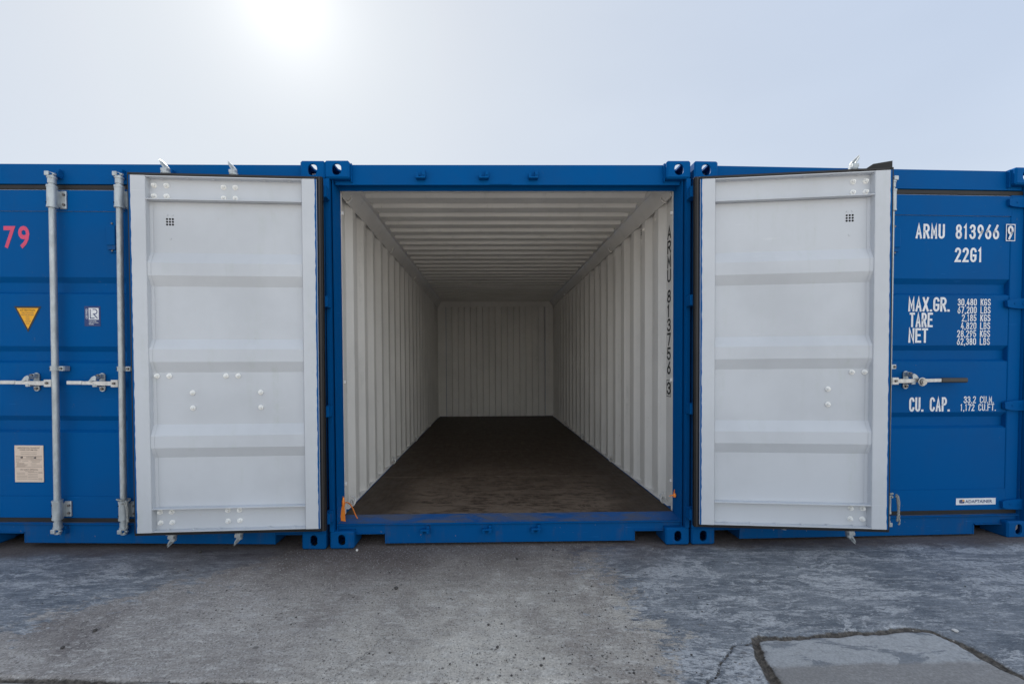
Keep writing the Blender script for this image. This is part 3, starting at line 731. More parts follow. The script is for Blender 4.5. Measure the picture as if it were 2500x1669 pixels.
def bar_bracket(u, z0, z1, s_=1):
    mb = MB(); yb = .014
    mb.cyl((u, yb, z0+.006), (u, yb, z1-.006), .0275, 22, 0)
    for z in (z0, z1-.012): mb.cyl((u, yb, z), (u, yb, z+.012), .0295, 22, 0)
    a, b_ = sorted((u+s_*.012, u+s_*.058)); mb.box(a, b_, DI-DT-.0125, DI-DT-.0005, z0+.006, z1-.018, 0, .005)
    a, b_ = sorted((u+s_*.012, u+s_*.026)); mb.box(a, b_, yb+.005, DI-DT-.006, z0+.012, z1-.026, 0, .003)
    for z in (z0+.032, z1-.046):
        mb.cyl((u+s_*.046, DI-DT-.012, z), (u+s_*.046, DI-DT-.021, z), .0085, 8, 1)
    for z in (z0+.03, z1-.03): mb.cyl((u-s_*.017, yb-.0215, z), (u-s_*.017, yb-.0235, z), .0045, 8, 2)
    return mb
def bar_guide(u, z, s_=1):
    mb = MB(); yb = .014
    mb.cyl((u, yb, z-.016), (u, yb, z+.016), .0255, 22, 0)
    a, b_ = sorted((u, u+s_*.056)); mb.box(a, b_, yb-.002, yb+.004, z-.016, z+.016, 0, .003)
    a, b_ = sorted((u+s_*.026, u+s_*.058)); mb.box(a, b_, yb+.004, DI-DT-.0005, z-.016, z+.016, 0, .004)
    mb.cyl((u+s_*.043, yb-.001, z), (u+s_*.043, yb-.010, z), .008, 8, 1)
    mb.cyl((u-s_*.017, yb-.0195, z), (u-s_*.017, yb-.0210, z), .0045, 8, 2)
    return mb
def handle(u, z, s_, L, grip=0.0):
    """flat lever from its joint on the bar, running s_ along u"""
    mb = MB(); yb = .014; X = lambda a: u+s_*a
    a, b_ = sorted((X(.016), X(.064))); mb.box(a, b_, yb-.016, yb+.010, z-.026, z+.024, 0, .004)
    mb.cyl((X(.040), yb-.015, z), (X(.040), yb-.024, z), .0085, 10, 1)
    end = L-grip
    def sec(p, hh, y0, y1): return [(X(p), y0, z+hh[0]), (X(p), y0, z+hh[1]), (X(p), y1, z+hh[1]), (X(p), y1, z+hh[0])]
    S_ = [sec(.055, (-.014, .013), yb-.012, yb-.003), sec(.12, (-.014, .013), yb-.012, yb-.003), sec(.20, (-.009, .014), yb-.016, yb-.006), sec(.24, (-.009, .013), yb-.017, yb-.006), sec(end, (-.007, .015), yb-.020, yb-.008)]
    for i in range(len(S_)-1):
        V = S_[i]+S_[i+1]; F = [(0, 1, 5, 4), (1, 2, 6, 5), (2, 3, 7, 6), (3, 0, 4, 7)]
        mb.add(V, F if s_ < 0 else [f[::-1] for f in F], 0)
    mb.add(S_[-1], [(0, 1, 2, 3)], 0)
    if not grip:
        a, b_ = sorted((X(end-.10), X(end+.002))); mb.box(a, b_, yb-.0215, yb-.0065, z-.0095, z+.0165, 0, .005)
    return mb
def catch(u, z, flip=1):
    mb = MB(); yo = DI-DT
    for (y0, y1, k) in ((yo-.0065, yo-.0005, 1.0),):
        pts = []
        for i in range(24):
            a = 2*math.pi*i/24; pts.append((u+.0195*k*math.cos(a), z + .0195*math.sin(a) + (.043 if math.sin(a) > 0 else -.043)))
        mb.prism(pts, 'y', y0, y1, 0)
    mb.box(u-.011, u+.012, yo-.034, yo-.006, z+.026, z+.056, 0, .005)
    mb.prism([(u+.014, z+.036), (u+.004, z+.046), (u-.016, z+.036), (u-.030, z+.018), (u-.040, z+.006), (u-.026, z+.004), (u-.008, z+.014), (u+.010, z+.010)], 'y', yo-.066, yo-.056, 0)
    mb.prism([(u+.014, z+.036), (u+.004, z+.046), (u-.006, z+.036), (u+.002, z+.022), (u+.012, z+.020)], 'y', yo-.056, yo-.032, 0)
    mb.box(u-.018, u+.012, yo-.060, yo-.006, z-.030, z-.018, 0, .004)
    mb.box(u-.016, u+.004, yo-.062, yo-.050, z-.030, z-.010, 0, .003)
    mb.cyl((u, yo-.034, z+.044), (u, yo-.043, z+.044), .0105, 8, 1); mb.cyl((u, yo-.006, z-.046), (u, yo-.016, z-.046), .0095, 8, 1)
    return mb
def hinge_blade(z):
    mb = MB(); yo = DI-DT
    mb.prism([(.0, z-.036), (.070, z-.036), (.135, z-.030), (.160, z-.022), (.163, z+.022), (.135, z+.030), (.070, z+.036), (.0, z+.036)], 'y', yo-.020, yo-.0006, 0)
    mb.prism([(.0, z-.034), (.0, z+.034), (-.014, z+.034), (-.014, z-.034)], 'y', -.014, yo-.004, 0)
    mb.cyl((0, 0, z-.034), (0, 0, z+.034), .0165, 14, 0)
    for u in (.045, .105): mb.cyl((u, yo-.020, z), (u, yo-.0225, z), .007, 10, 0)
    return mb
def vent_cover(u, z0, z1):
    mb = MB(); yo = DI-DT+.005
    mb.box(u, u+.060, yo-.028, yo-.0005, z0+.045, z1-.036, 0, .006)
    mb.box(u+.006, u+.054, yo-.010, yo-.0005, z0, z1, 0, .004)
    for z in (z1-.018, z0+.012): mb.cyl((u+.03, yo-.010, z), (u+.03, yo-.016, z), .006, 8, 1)
    mb.prism([(u+.004, z0+.018), (u+.056, z0+.018), (u+.0595, z0+.046), (u+.0005, z0+.046)], 'y', yo-.022, yo-.011, 2)
    return mb

def mir(mb, right): return mb.mirror() if right else mb
def make_door(cont, right, bars, open_ang=None, tilt=0.0, detail_in=False, label=None, bar_label=None):
    """one door leaf hung on its pin; right-hand leaves are mirrored"""
    px = 1.205 if right else -1.205
    key = 'R' if right else 'L'
    d = link('door', cached(('leaf', key, open_ang is None), lambda: mir(leaf(BANDS if open_ang is None else RIDGES), right).mesh('door', [WHITE, BLUE])), cont, (px, -.018, 0), label)
    g = gasket_flap if (detail_in and right) else (lambda: gasket(.022 if detail_in else .030))
    mir(g(), right).build('gasket', [RUBBER, RUBBERL], d)
    for z in LUGZ: link('hinge_blade', cached(('blade', key, z), lambda: mir(hinge_blade(z), right).mesh('hinge_blade', BLUE)), d)
    op = open_ang is not None
    for u, hs, L, grip in bars:
        b_ = mir(bar_tube(u), right).build('lock_bar', GALV, d)
        for up in (True, False): mir(cam_end(u, up, op), right).build('cam', [GALV, BLUE], d)
        sd = 1 if not right else -1
        mir(bar_bracket(u, 2.270, 2.414, sd), right).build('bar_bracket', [GALV, DARKBOLT, HOLE], d)
        mir(bar_bracket(u, .198, .328, sd), right).build('bar_bracket', [GALV, DARKBOLT, HOLE], d)
        mir(bar_guide(u, 1.210, sd), right).build('bar_guide', [GALV, DARKBOLT, HOLE], d)
        mir(handle(u, 1.113, hs, L, grip), right).build('handle', [ZINC, DARKBOLT], d)
        mir(catch(u+hs*.168, 1.118), right).build('handle_catch', [GALV, DARKBOLT], d)
        if grip:
            mb = MB(); a, b2 = sorted((u+hs*(L-grip-.002), u+hs*L)); mb.box(a, b2, -.0095, .0100, 1.099, 1.134, 0, .008)
            mir(mb, right).build('handle_grip', GRIP, d)
    if not op or not detail_in:
        pass
    mir(vent_cover(.955, 1.988, 2.200), right).build('vent_cover', [BLUE, DARKBOLT, BLUEW], d)
    if detail_in:
        us = [(1.035, 2.364), (.961, 2.364), (1.036, 2.298), (.961, 2.298), (1.040, 1.173), (.966, 1.173), (.826, 1.066), (.826, .969), (1.038, .308), (.967, .308), (1.036, .240), (.965, .240)]
        if not right: us += [(.616, 2.361), (.545, 2.361), (.616, 2.293), (.545, 2.293), (.620, 1.172), (.545, 1.172), (.407, 1.066), (.407, .970), (.622, .310), (.550, .310), (.622, .240), (.548, .242)]
        for u, z in us: mir(bolt(u, z), right).build('bolt', BOLTW, d)
        mir(vent_holes(.9285, 2.1235, DI-.0418), right).build('vent', HOLE, d)
    if op: d.rotation_euler = (0, tilt, (1 if right else -1)*(math.pi-open_ang))
    return d

def make_container(loc, rz, roll, label, group, keepers=(-.589, -.167, .166)):
    r = bpy.data.objects.new('shipping_container', None); C.objects.link(r); r.location = loc; r.rotation_euler = (0, roll, rz)
    tag(r, label, 'shipping container', group)
    for sx in (-1, 1):
        for top in (True, False):
            for front in (True, False):
                me = cached(('cast', sx, top, front), lambda: casting(sx, front, top).mesh('corner_casting', BLUE if top else BLUEW))
                link('corner_casting', me, r, (sx*HW, 0 if front else LEN, HT-.118 if top else 0))
        p = link('corner_post', cached(('post', sx), lambda: post(sx).mesh('corner_post', BLUE)), r)
        for z in LUGZ: link('hinge_lug', cached(('lug', sx, z), lambda: lug(sx, z).mesh('hinge_lug', BLUE)), p)
        link('door_jamb', cached(('jamb', sx), lambda: jamb(sx).mesh('door_jamb', GREYW)), p)
        w = link('side_wall', cached(('wall', sx), lambda: side_wall(sx).mesh('side_wall', [GREYW, BLUE])), r)
        link('roof_rail', cached(('rr', sx), lambda: rails(sx, True).mesh('roof_rail', [BLUE, GREYW])), r)
        link('floor_rail', cached(('fr', sx), lambda: rails(sx, False).mesh('floor_rail', [BLUE, GREYW])), r)
        mb = MB(); mb.box(1.02, 1.219, 5.885, 6.05, .118, HT-.118, 0); mb.box(1.0202, 1.214, 5.8760, 5.8796, .19, 2.5360, 1)
        if sx < 0: mb.mirror()
        link('rear_post', mb.mesh('rear_post', [BLUE, GREYW]), r)
    link('roof', cached('roof', lambda: roof().mesh('roof', [GREYW, BLUE])), r)
    ew = link('end_wall', cached('end', lambda: end_wall().mesh('end_wall', [GREYW, BLUE])), r)
    mb = MB(); mb.box(-1.0195, 1.0195, 5.90, 6.03, 2.475, 2.556, 0); mb.box(-1.215, 1.215, 5.8660, 5.8745, 2.432, 2.5575, 0); mb.build('end_rail', GREYW, ew); mb = MB(); mb.box(-1.057, 1.057, 5.935, 6.05, .03, .169, 0); mb.build('end_sill', BLUE, ew)
    mb = MB(); yy = .1405
    for k in range(6):
        y1 = min(1.14+1.166*k, 5.885)
        if y1 <= yy+.01: break
        for a, b_ in ((-1.164, 1.164),): mb.box(a, b_, yy, y1-.003, .145, .1853, 0, .0012)
        yy = y1
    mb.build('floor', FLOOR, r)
    for y in (.55, 1.35, 2.15, 2.95, 3.75, 4.55, 5.35):
        link('cross_member', cached('cross', lambda: MB().box(-1.163, 1.163, -.022, .022, .022, .1445, 0).mesh('cross_member', BLUEW)), r, (0, y, 0))
    h = link('header', cached('header', lambda: header().mesh('header', BLUE)), r)
    s_ = link('sill', cached('sill', lambda: sill().mesh('sill', BLUEW)), r)
    link('threshold', cached('thr', lambda: threshold().mesh('threshold', [THRESH, GREYW])), s_)
    for x in keepers:
        keeper(x, 2.499, True).build('latch_keeper', BLUE, h); keeper(x+.006, .100, False).build('latch_keeper', BLUEW, s_)
    return r
def square_up(r):
    """the fronts stand a little out of line, but the long sides run straight back beside each other"""
    rz = r.rotation_euler.z
    T = Matrix(((math.cos(rz), 0, 0), (math.sin(rz), 1, 0), (0, 0, 1))).to_4x4()
    for c in r.children: c.matrix_parent_inverse = Matrix.Rotation(-rz, 4, 'Z') @ T

# ------------------------------------------------------------------ ground
def seg_dist(X, Y, pts):
    D = np.full(X.shape, 9.0); tt = np.zeros(X.shape)
    for (x0, y0), (x1, y1) in zip(pts[:-1], pts[1:]):
        dx, dy = x1-x0, y1-y0; L2 = dx*dx+dy*dy
        t = np.clip(((X-x0)*dx+(Y-y0)*dy)/L2, 0, 1)
        D = np.minimum(D, np.hypot(X-x0-t*dx, Y-y0-t*dy))
    return D
def vnoise(X, Y, s, seed):
    rng = np.random.RandomState(seed); G = rng.rand(64, 64)
    x, y = X*s + 500.3, Y*s + 500.7; xi, yi = np.floor(x).astype(int), np.floor(y).astype(int); fx, fy = x-xi, y-yi
    fx, fy = fx*fx*(3-2*fx), fy*fy*(3-2*fy); g = lambda a, b: G[a % 64, b % 64]
    return (g(xi, yi)*(1-fx)+g(xi+1, yi)*fx)*(1-fy) + (g(xi, yi+1)*(1-fx)+g(xi+1, yi+1)*fx)*fy - .5
PATCH = [(.93, -1.34), (.962, -1.256), (1.003, -1.10), (1.022, -1.02), (1.034, -.985), (1.075, -.972), (1.20, -.975), (1.37, -.958), (1.62, -.962), (1.74, -.938), (1.83, -.936), (1.89, -.958), (1.925, -1.03), (1.93, -1.12), (1.928, -1.19), (1.95, -1.25), (1.96, -1.36)]
CRACK = [(1.03, -.985), (.985, -1.02), (.93, -1.03), (.86, -1.085), (.80, -1.13), (.765, -1.18), (.70, -1.225), (.67, -1.30)]
CRACK2 = [(-.62, -.93), (-.66, -1.02), (-.72, -1.10), (-.75, -1.17), (-.80, -1.22)]
JOINT = [(-2.6, -1.145), (-2.09, -1.158), (-1.5, -1.185), (-1.0, -1.212), (-.45, -1.226), (.1, -1.236), (.7, -1.248)]
fx = np.arange(-3.3, 3.05, .0075); fy = np.arange(-1.5, .16, .0075)
gx = np.concatenate([[-900, -300, -100, -40, -16, -8, -5, -4], fx, [3.4, 4, 5, 8, 16, 40, 100, 300, 900]])
gy = np.concatenate([[-900, -300, -100, -40, -16, -8, -5, -3.4, -2.6, -2, -1.7], fy, [.25, .5, 1, 2, 4, 7, 12, 24, 60, 150, 400, 900]])
GX, GY = np.meshgrid(gx, gy)
wx = GX + .022*vnoise(GX, GY, 5, 1) + .012*vnoise(GX, GY, 28, 2); wy = GY + .022*vnoise(GX, GY, 5, 3) + .012*vnoise(GX, GY, 28, 4)
near = ((GX > -3.4) & (GX < 3.2) & (GY > -1.55) & (GY < .2)).astype(float)
dp = seg_dist(wx, wy, PATCH); dc = seg_dist(wx, wy, CRACK); dc2 = seg_dist(wx, wy, CRACK2); dj = seg_dist(wx, GY+.010*vnoise(GX, GY, 12, 6), JOINT)
wid = .0165 + .010*vnoise(GX, GY, 6, 5) + .005*(GY < -1.05)
gr = np.clip(1.25 - dp/np.maximum(wid, .008)*.75, 0, 1)
gr = np.maximum(gr, np.clip(1.15 - dc/.0065, 0, 1)*.95); gr = np.maximum(gr, np.clip(1 - dc2/.006, 0, 1)*.5)
gr = np.maximum(gr, np.clip(1 - dj/(.020+.022*vnoise(GX, GY, 3, 8)), 0, 1)*(.62+.5*vnoise(GX, GY, 2.3, 7)))
px_, py_ = np.array(PATCH).T
inside = np.zeros(GX.shape, bool)                                    # even-odd test against the joint outline
poly = PATCH + [(1.96, -1.6), (.90, -1.6)]
for (x0, y0), (x1, y1) in zip(poly, poly[1:]+poly[:1]):
    if y0 == y1: continue
    c = ((y0 > wy) != (y1 > wy)) & (wx < (x1-x0)*(wy-y0)/(y1-y0)+x0); inside ^= c
gr *= near; pt = inside*near
GZ = near*(-.016*np.clip(gr*1.3-.2, 0, 1) + .004*vnoise(GX, GY, 2.1, 11) + .0016*vnoise(GX, GY, 16, 12) + gr*(.006*vnoise(GX, GY, 45, 13) + .006*vnoise(GX, GY, 90, 14)) + pt*.003)
edge_f = np.clip((GY+.16)/.12, 0, 1); GZ = GZ*(1-edge_f) - .0035*edge_f - .001
ny, nx = GX.shape
me = bpy.data.meshes.new('concrete_ground')
idx = np.arange(nx*ny).reshape(ny, nx); Q = np.stack([idx[:-1, :-1], idx[:-1, 1:], idx[1:, 1:], idx[1:, :-1]], -1).reshape(-1, 4)
me.vertices.add(nx*ny); me.vertices.foreach_set('co', np.stack([GX, GY, GZ], -1).astype(np.float32).ravel())
me.loops.add(Q.size); me.loops.foreach_set('vertex_index', Q.astype(np.int32).ravel())
me.polygons.add(len(Q)); me.polygons.foreach_set('loop_start', (np.arange(len(Q))*4).astype(np.int32)); me.polygons.foreach_set('loop_total', np.full(len(Q), 4, np.int32))
me.polygons.foreach_set('use_smooth', np.ones(len(Q), bool))
me.update(); me.validate()
for nme, arr in (('groove', gr), ('patch', pt)):
    a = me.attributes.new(nme, 'FLOAT', 'POINT'); a.data.foreach_set('value', arr.astype(np.float32).ravel())
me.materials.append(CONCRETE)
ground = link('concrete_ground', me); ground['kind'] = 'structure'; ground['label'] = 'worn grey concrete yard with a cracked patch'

# ------------------------------------------------------------------ the three containers
GROUP = 'blue shipping containers standing in a row'
mid = make_container((0, 0, 0), 0, 0, 'open empty blue container in the middle, both white-lined doors swung wide', GROUP)
lef = make_container((-2.4649, .019, .011), -.0162, .0112, 'closed blue container on the left with pink 79 and yellow warning triangle', GROUP)
rig = make_container((2.4527, .0366, -.005), .0298, .0037, 'closed blue container on the right with white weight markings on its door', GROUP)

# middle: doors swung right round
make_door(mid, False, [(.582, -1, .35, 0), (1.0, -1, .35, 0)], .0457, -.0032, True, 'left door swung open, white inside face with bolts')
make_door(mid, True, [(1.0, -1, .557, .19)], .1115, .0018, True, 'right door swung open, white inside face with fewer bolts')
wl = [o for o in mid.children if o.name.startswith('side_wall')]
for i, y in enumerate((.318, 1.688, 3.058, 4.428, 5.70)):
    for sx in (-1, 1):
        for top, z in ((True, 2.462), (False, .222)):
            o = link('lashing_ring', cached(('ring', sx, top), lambda: ring(sx, 0, 0, top).mesh('lashing_ring', GREYW if top else ZINC)), mid, (0, y, z))
for w in wl:
    sx = -1 if w.data.vertices[0].co.x < 0 else 1
    for y0 in (.895, 2.007):
        mb = MB(); q = 1.176+.036
        for i in range(3):
            for j in range(3): mb.cyl((q-.0008, y0-.018+.018*i, 2.375+.018*j), (q+.001, y0-.018+.018*i, 2.375+.018*j), .0052, 8, 0)
        if sx < 0: mb.mirror()
        mb.build('vent', HOLE, w)
        mb = MB(); mb.cyl((q+.001, y0, 2.325), (q-.006, y0, 2.325), .008, 10, 0, .006)
        if sx < 0: mb.mirror()
        mb.build('rivet', BOLTW, w)
    if sx > 0:                                                       # vertical number painted on the first pan of the right wall
        mb = MB(); q = 1.176+.036-.0012
        z = 2.261; H = .0965
        for ch in 'ARMU 813756 3':
            if ch == ' ': z -= .046; continue
            stroke(mb, ch, 0, z-H, H, .064, .0155, 0, 0, 0, to=lambda a, b_, c: (q+c, .322+.032-a, b_))
            if z < 1.13:
                V, F = strip([(-.006, z-H-.012), (.068, z-H-.012), (.068, z+.012), (-.006, z+.012), (-.006, z-H-.012)], .005)
                mb.add([(q-.0006, .322+.032-v.x, v.y) for v in V], F)
            z -= H + .0105
        mb.build('marking', TXTK, w)

# left: closed doors, its left leaf carries the signs
dl = make_door(lef, False, [(.625, -1, .35, 0), (1.070, -1, .35, 0)])
make_door(lef, True, [(1.04, -1, .557, .19)])
OL = Vector((-1.205, -.018, 0)); YP = .0637-.0012                     # paint lies 1.2 mm in front of the outer skin
def L_(x): return x + 1.205
mb = MB()
font_text(mb, '7', L_(-.926), 2.023, .147, .80, YP, 0, .022); font_text(mb, '9', L_(-.826), 2.023, .147, .80, YP, 0, .022)
mb.build('fleet_number', PINK, dl, label='pink number 79')
mb = MB(); tri = lambda k: [(L_(-.809)+(x+.809)*k, z_) for x, z_ in ((-.9015, 1.568+.060*k), (-.7165, 1.568+.060*k), (-.809, 1.568-.115*k))]
mb.add([(a, YP, b_) for a, b_ in tri(1.0)], [(0, 2, 1)], 0); mb.add([(a, YP-.0005, b_) for a, b_ in tri(.80)], [(0, 2, 1)], 1)
c = L_(-.809); font_text(mb, 'ATTENTION', c, 1.5955, .0145, .92, YP-.001, 0)
for i, s_ in enumerate(('THIS CONTAINER', 'MUST BE REPAIRED', 'ONLY', 'WITH', 'CORTEN', 'STEEL')): font_text(mb, s_, c, 1.5805-.0145*i, .0092, .82, YP-.001, 2)
mb.build('warning_sticker', [TXTK, YELLOW, TXTG], dl, label='yellow warning triangle with black border')
mb = MB(); x0, x1, z0, z1 = L_(-.425), L_(-.317), 1.496, 1.631
mb.add([(x0, YP, z0), (x1, YP, z0), (x1, YP, z1), (x0, YP, z1)], [(0, 1, 2, 3)], 0)
wx0, wx1, wz0, wz1 = x0+.029, x1-.011, z0+.044, z1-.012
mb.add([(wx0, YP-.0005, wz0), (wx1, YP-.0005, wz0), (wx1, YP-.0005, wz1), (wx0, YP-.0005, wz1)], [(0, 1, 2, 3)], 1)
for pl in ([(.16, .90), (.16, .13), (.58, .13)], [(.42, .88)]+[(.62+.22*math.cos(math.radians(a)), .685+.195*math.sin(math.radians(a))) for a in range(90, -91, -15)]+[(.48, .49), (.88, .12)]):
    V, F = strip([(wx0+p[0]*(wx1-wx0), wz0+p[1]*(wz1-wz0)) for p in pl], .0058); mb.add([(v.x, YP-.001, v.y) for v in V], [f[::-1] for f in F], 0)
font_text(mb, 'CERTIFIED', x0+.021, (wz0+wz1)/2, .0125, .86, YP-.0005, 1, 0.01, rot=math.pi/2)
for i, s_ in enumerate(('CONTAINER', 'CERTIFICATION', 'SCHEME')): font_text(mb, s_, wx0, z0+.031-.0105*i, .0072, .92, YP-.0005, 1, 0.012, align='LEFT')
mb.build('certificate_sticker', [NAVY, TXTW], dl, label='navy and white certificate sticker')
mb = MB(); x0, x1, z0, z1 = L_(-.913), L_(-.717), .435, .686; yp = YP-.004
mb.box(x0, x1, yp, YP+.0005, z0, z1, 0, .0015); yf = yp-.0006; cx = (x0+x1)/2
def hl(a, b_, z, t=.0011): mb.add([(x0+a*.196, yf, z0+z*.251-t), (x0+b_*.196, yf, z0+z*.251-t), (x0+b_*.196, yf, z0+z*.251+t), (x0+a*.196, yf, z0+z*.251+t)], [(0, 1, 2, 3)], 1)
font_text(mb, 'APPROVED FOR TRANSPORT', cx, z0+.230, .0092, .92, yf, 1, .008); font_text(mb, 'UNDER CUSTOMS SEAL', cx, z0+.2165, .0092, .92, yf, 1, .008)
font_text(mb, 'CSC SAFETY APPROVAL', cx, z0+.0820, .0092, .92, yf, 1, .008)
for a, b_, z in ((.22, .78, .81), (.22, .78, .765), (.04, .96, .715), (.04, .30, .69), (.40, .68, .69), (.72, .96, .69), (.40, .66, .668), (.04, .96, .642), (.04, .96, .615), (.05, .22, .585), (.27, .48, .578), (.56, .92, .588), (.60, .88, .555), (.05, .15, .552), (.07, .34, .525), (.07, .34, .50), (.07, .46, .478), (.07, .42, .455), (.07, .37, .43), (.56, .76, .505), (.58, .95, .455), (.04, .96, .415),
                 (.36, .68, .295), (.07, .36, .255), (.07, .36, .212), (.07, .44, .172), (.07, .44, .13), (.07, .44, .09), (.46, .80, .27), (.46, .80, .225), (.46, .80, .18), (.46, .80, .135), (.46, .80, .09), (.82, .96, .275), (.82, .96, .25), (.82, .96, .10), (.82, .96, .075)): hl(a, b_, z, .0009)
for px_, pz_ in ((.255, .675), (.715, .668)): mb.cyl((x0+px_*.196, yp, z0+pz_*.251), (x0+px_*.196, yp-.003, z0+pz_*.251), .0065, 12, 2)
mb.build('approval_plate', [CREAM, TXTG, DARKBOLT], dl, label='cream approval plate with fine print')
mb = MB(); mb.add([(L_(-.398), YP, 2.3235), (L_(-.388), YP, 2.3165), (L_(-.374), YP, 2.313), (L_(-.379), YP, 2.3175), (L_(-.390), YP, 2.3225)], [(0, 1, 2, 3, 4)], 0)
mb.build('paint_scrape', TXTW, dl)

# right: closed doors, its right leaf carries the weights
make_door(rig, False, [(.625, -1, .35, 0), (1.070, -1, .35, 0)])
dr = make_door(rig, True, [(1.052, -1, .557, .192)])
def R_(x): return x - 1.205
SW = .0150
def width(t, cw, gap): return sum(cw*NARROW.get(ch, 1) for ch in t) + gap*(len(t)-1)
def mark(text, x, z, h, cw, sw, gap, y=YP, box=None):
    mb = MB(); stroke(mb, text, R_(x), z, h, cw, sw, gap, y)
    if box:
        V, F = strip([(R_(a), b_) for a, b_ in box], .0055); mb.add([(v.x, y, v.y) for v in V], F)
    mb.build('marking', TXTW, dr, label='white lettering '+text)
mark('ARMU', .383, 2.104, .102, .046, SW, .0097); mark('813966', .676, 2.104, .102, .0465, SW, .0112)
mark('9', 1.056, 2.1025, .097, .044, SW, 0, .0590-.0012, [(1.046, 2.0945), (1.110, 2.0945), (1.110, 2.2075), (1.046, 2.2075), (1.046, 2.0945)])
mark('22G1', .673, 1.943, .101, .0465, SW, .0105)
mark('MAX.GR.', .339, 1.596, .101, .0460, SW, .0062); mark('TARE', .350, 1.487, .101, .0385, SW*.95, .0055); mark('NET', .344, 1.378, .102, .0440, SW, .0055)
for i, s_ in enumerate(('30,480 KGS', '67,200 LBS', '2,185 KGS', '4,820 LBS', '28,295 KGS', '62,380 LBS')):
    mark(s_, .947-width(s_, .0222, .0042), 1.6385-.0552*i, .0490, .0222, .0068, .0042)
mark('CU. CAP.', .359, .894, .101, .0385, SW*.95, .0058)
mark('33.2 CU.M.', .762, .951, .049, .0230, .0068, .0041); mark('1,172 CU.FT.', .738, .8965, .049, .0230, .0068, .0041)
mb = MB(); x0, x1, z0, z1 = R_(.715), R_(1.012), .229, .276; yb_ = .0590-.0012
mb.add([(x0, yb_, z0), (x1, yb_, z0), (x1, yb_, z1), (x0, yb_, z1)], [(0, 1, 2, 3)], 0)
q = yb_-.0006
mb.add([(x0+.024, q, z0+.013), (x0+.046, q, z0+.010), (x0+.046, q, z0+.023), (x0+.024, q, z0+.023)], [(0, 1, 2, 3)], 1)
mb.add([(x0+.024, q, z0+.0245), (x0+.046, q, z0+.0245), (x0+.046, q, z0+.038), (x0+.024, q, z0+.035)], [(0, 1, 2, 3)], 1)
mb.add([(x0+.0475, q, z0+.010), (x0+.063, q, z0+.013), (x0+.063, q, z0+.023), (x0+.0475, q, z0+.023)], [(0, 1, 2, 3)], 1)
mb.add([(x0+.0475, q, z0+.0245), (x0+.063, q, z0+.0245), (x0+.063, q, z0+.035), (x0+.0475, q, z0+.038)], [(0, 1, 2, 3)], 2)
font_text(mb, 'ADAPTAINER', x0+.069, z0+.0135, .0215, 1.13, q, 1, .015, align='LEFT')
mb.build('maker_sticker', [TXTW, NAVY, ORANGEP], dr, label='white maker sticker with navy lettering')
square_up(lef); square_up(rig)
# round seal lock clipped on its handle
mb = MB(); u = R_(.368); z = 1.107
mb.cyl((u, -.006, z), (u, -.030, z), .0215, 22, 0); mb.cyl((u, -.030, z), (u, -.034, z), .015, 18, 0); mb.tube([(u+.026*math.cos(a), -.016, z+.026*math.sin(a)) for a in [i*math.pi/10 for i in range(20)]], .0045, 8, 1, closed=True)
mb.build('handle_lock', [galv('chrome_lock', (0.45, 0.44, 0.43), 0.25, 0.9), ZINC], dr)

# ------------------------------------------------------------------ loose things
def ribbon(mb, pts, w, t, side):
    """flat strap along pts; side(i) gives the half-width direction"""
    pts = [Vector(p) for p in pts]; n = len(pts); V = []
    for i, p in enumerate(pts):
        d = (pts[min(i+1, n-1)]-pts[max(i-1, 0)]).normalized(); s_ = Vector(side(i)); s_ = (s_-d*s_.dot(d)).normalized(); nn = d.cross(s_)
        ww = w(i/(n-1)) if callable(w) else w
        V += [p+s_*ww/2+nn*t/2, p-s_*ww/2+nn*t/2, p-s_*ww/2-nn*t/2, p+s_*ww/2-nn*t/2]
    F = [(4*i+k, 4*i+(k+1) % 4, 4*i+4+(k+1) % 4, 4*i+4+k) for i in range(n-1) for k in range(4)] + [(3, 2, 1, 0), tuple(4*n-4+k for k in range(4))]
    mb.add(V, F, 0)
def curve(pts, n=8):
    P = [Vector(p) for p in pts]; out = []
    for i in range(len(P)-1):
        a, b_, c, d = P[max(i-1, 0)], P[i], P[i+1], P[min(i+2, len(P)-1)]
        for k in range(n):
            t = k/n; out.append(.5*((2*b_)+(-a+c)*t+(2*a-5*b_+4*c-d)*t*t+(-a+3*b_-3*c+d)*t**3))
    return out + [P[-1]]
tie = bpy.data.objects.new('plastic_tie', None); C.objects.link(tie); tie.location = (-1.163, .115, .28)
tag(tie, 'long orange plastic tie with two hanging ends at the left door post', 'cable tie', 'orange ties knotted to the door posts')
o_ = Vector((-1.163, .115, .28)); A = lambda *ps: curve([Vector(p)-o_ for p in ps])
mb = MB(); mb.tube([(.007, -.016, .040), (.005, -.018, .015), (.007, -.020, -.004), (.006, -.018, -.018)], [.006, .010, .012, .008], 8)
ribbon(mb, A((-1.166, .117, .322), (-1.159, .100, .296), (-1.157, .096, .276)), lambda t: .004+.012*t, .003, lambda i: (1, -.3, 0)); mb.build('knot', ORANGE, tie)
mb = MB(); ribbon(mb, A((-1.157, .095, .276), (-1.157, .088, .243), (-1.155, .076, .205), (-1.149, .066, .168), (-1.138, .064, .139)), lambda t: .012+.022*min(1, t*2.5), .0022, lambda i: (1, -.25, 0)); mb.build('strap', ORANGE, tie)
mb = MB(); ribbon(mb, A((-1.155, .095, .280), (-1.128, .086, .289), (-1.105, .082, .275), (-1.085, .080, .243), (-1.070, .080, .205), (-1.056, .080, .178)), lambda t: .0125, .0020, lambda i: (.6, -.6, .5)); mb.build('strap', ORANGE, tie)
tie2 = bpy.data.objects.new('plastic_tie', None); C.objects.link(tie2); tie2.location = (1.163, .115, .31)
tag(tie2, 'short orange plastic tie knotted at the right door post', 'cable tie', 'orange ties knotted to the door posts')
o_ = Vector((1.163, .115, .31))
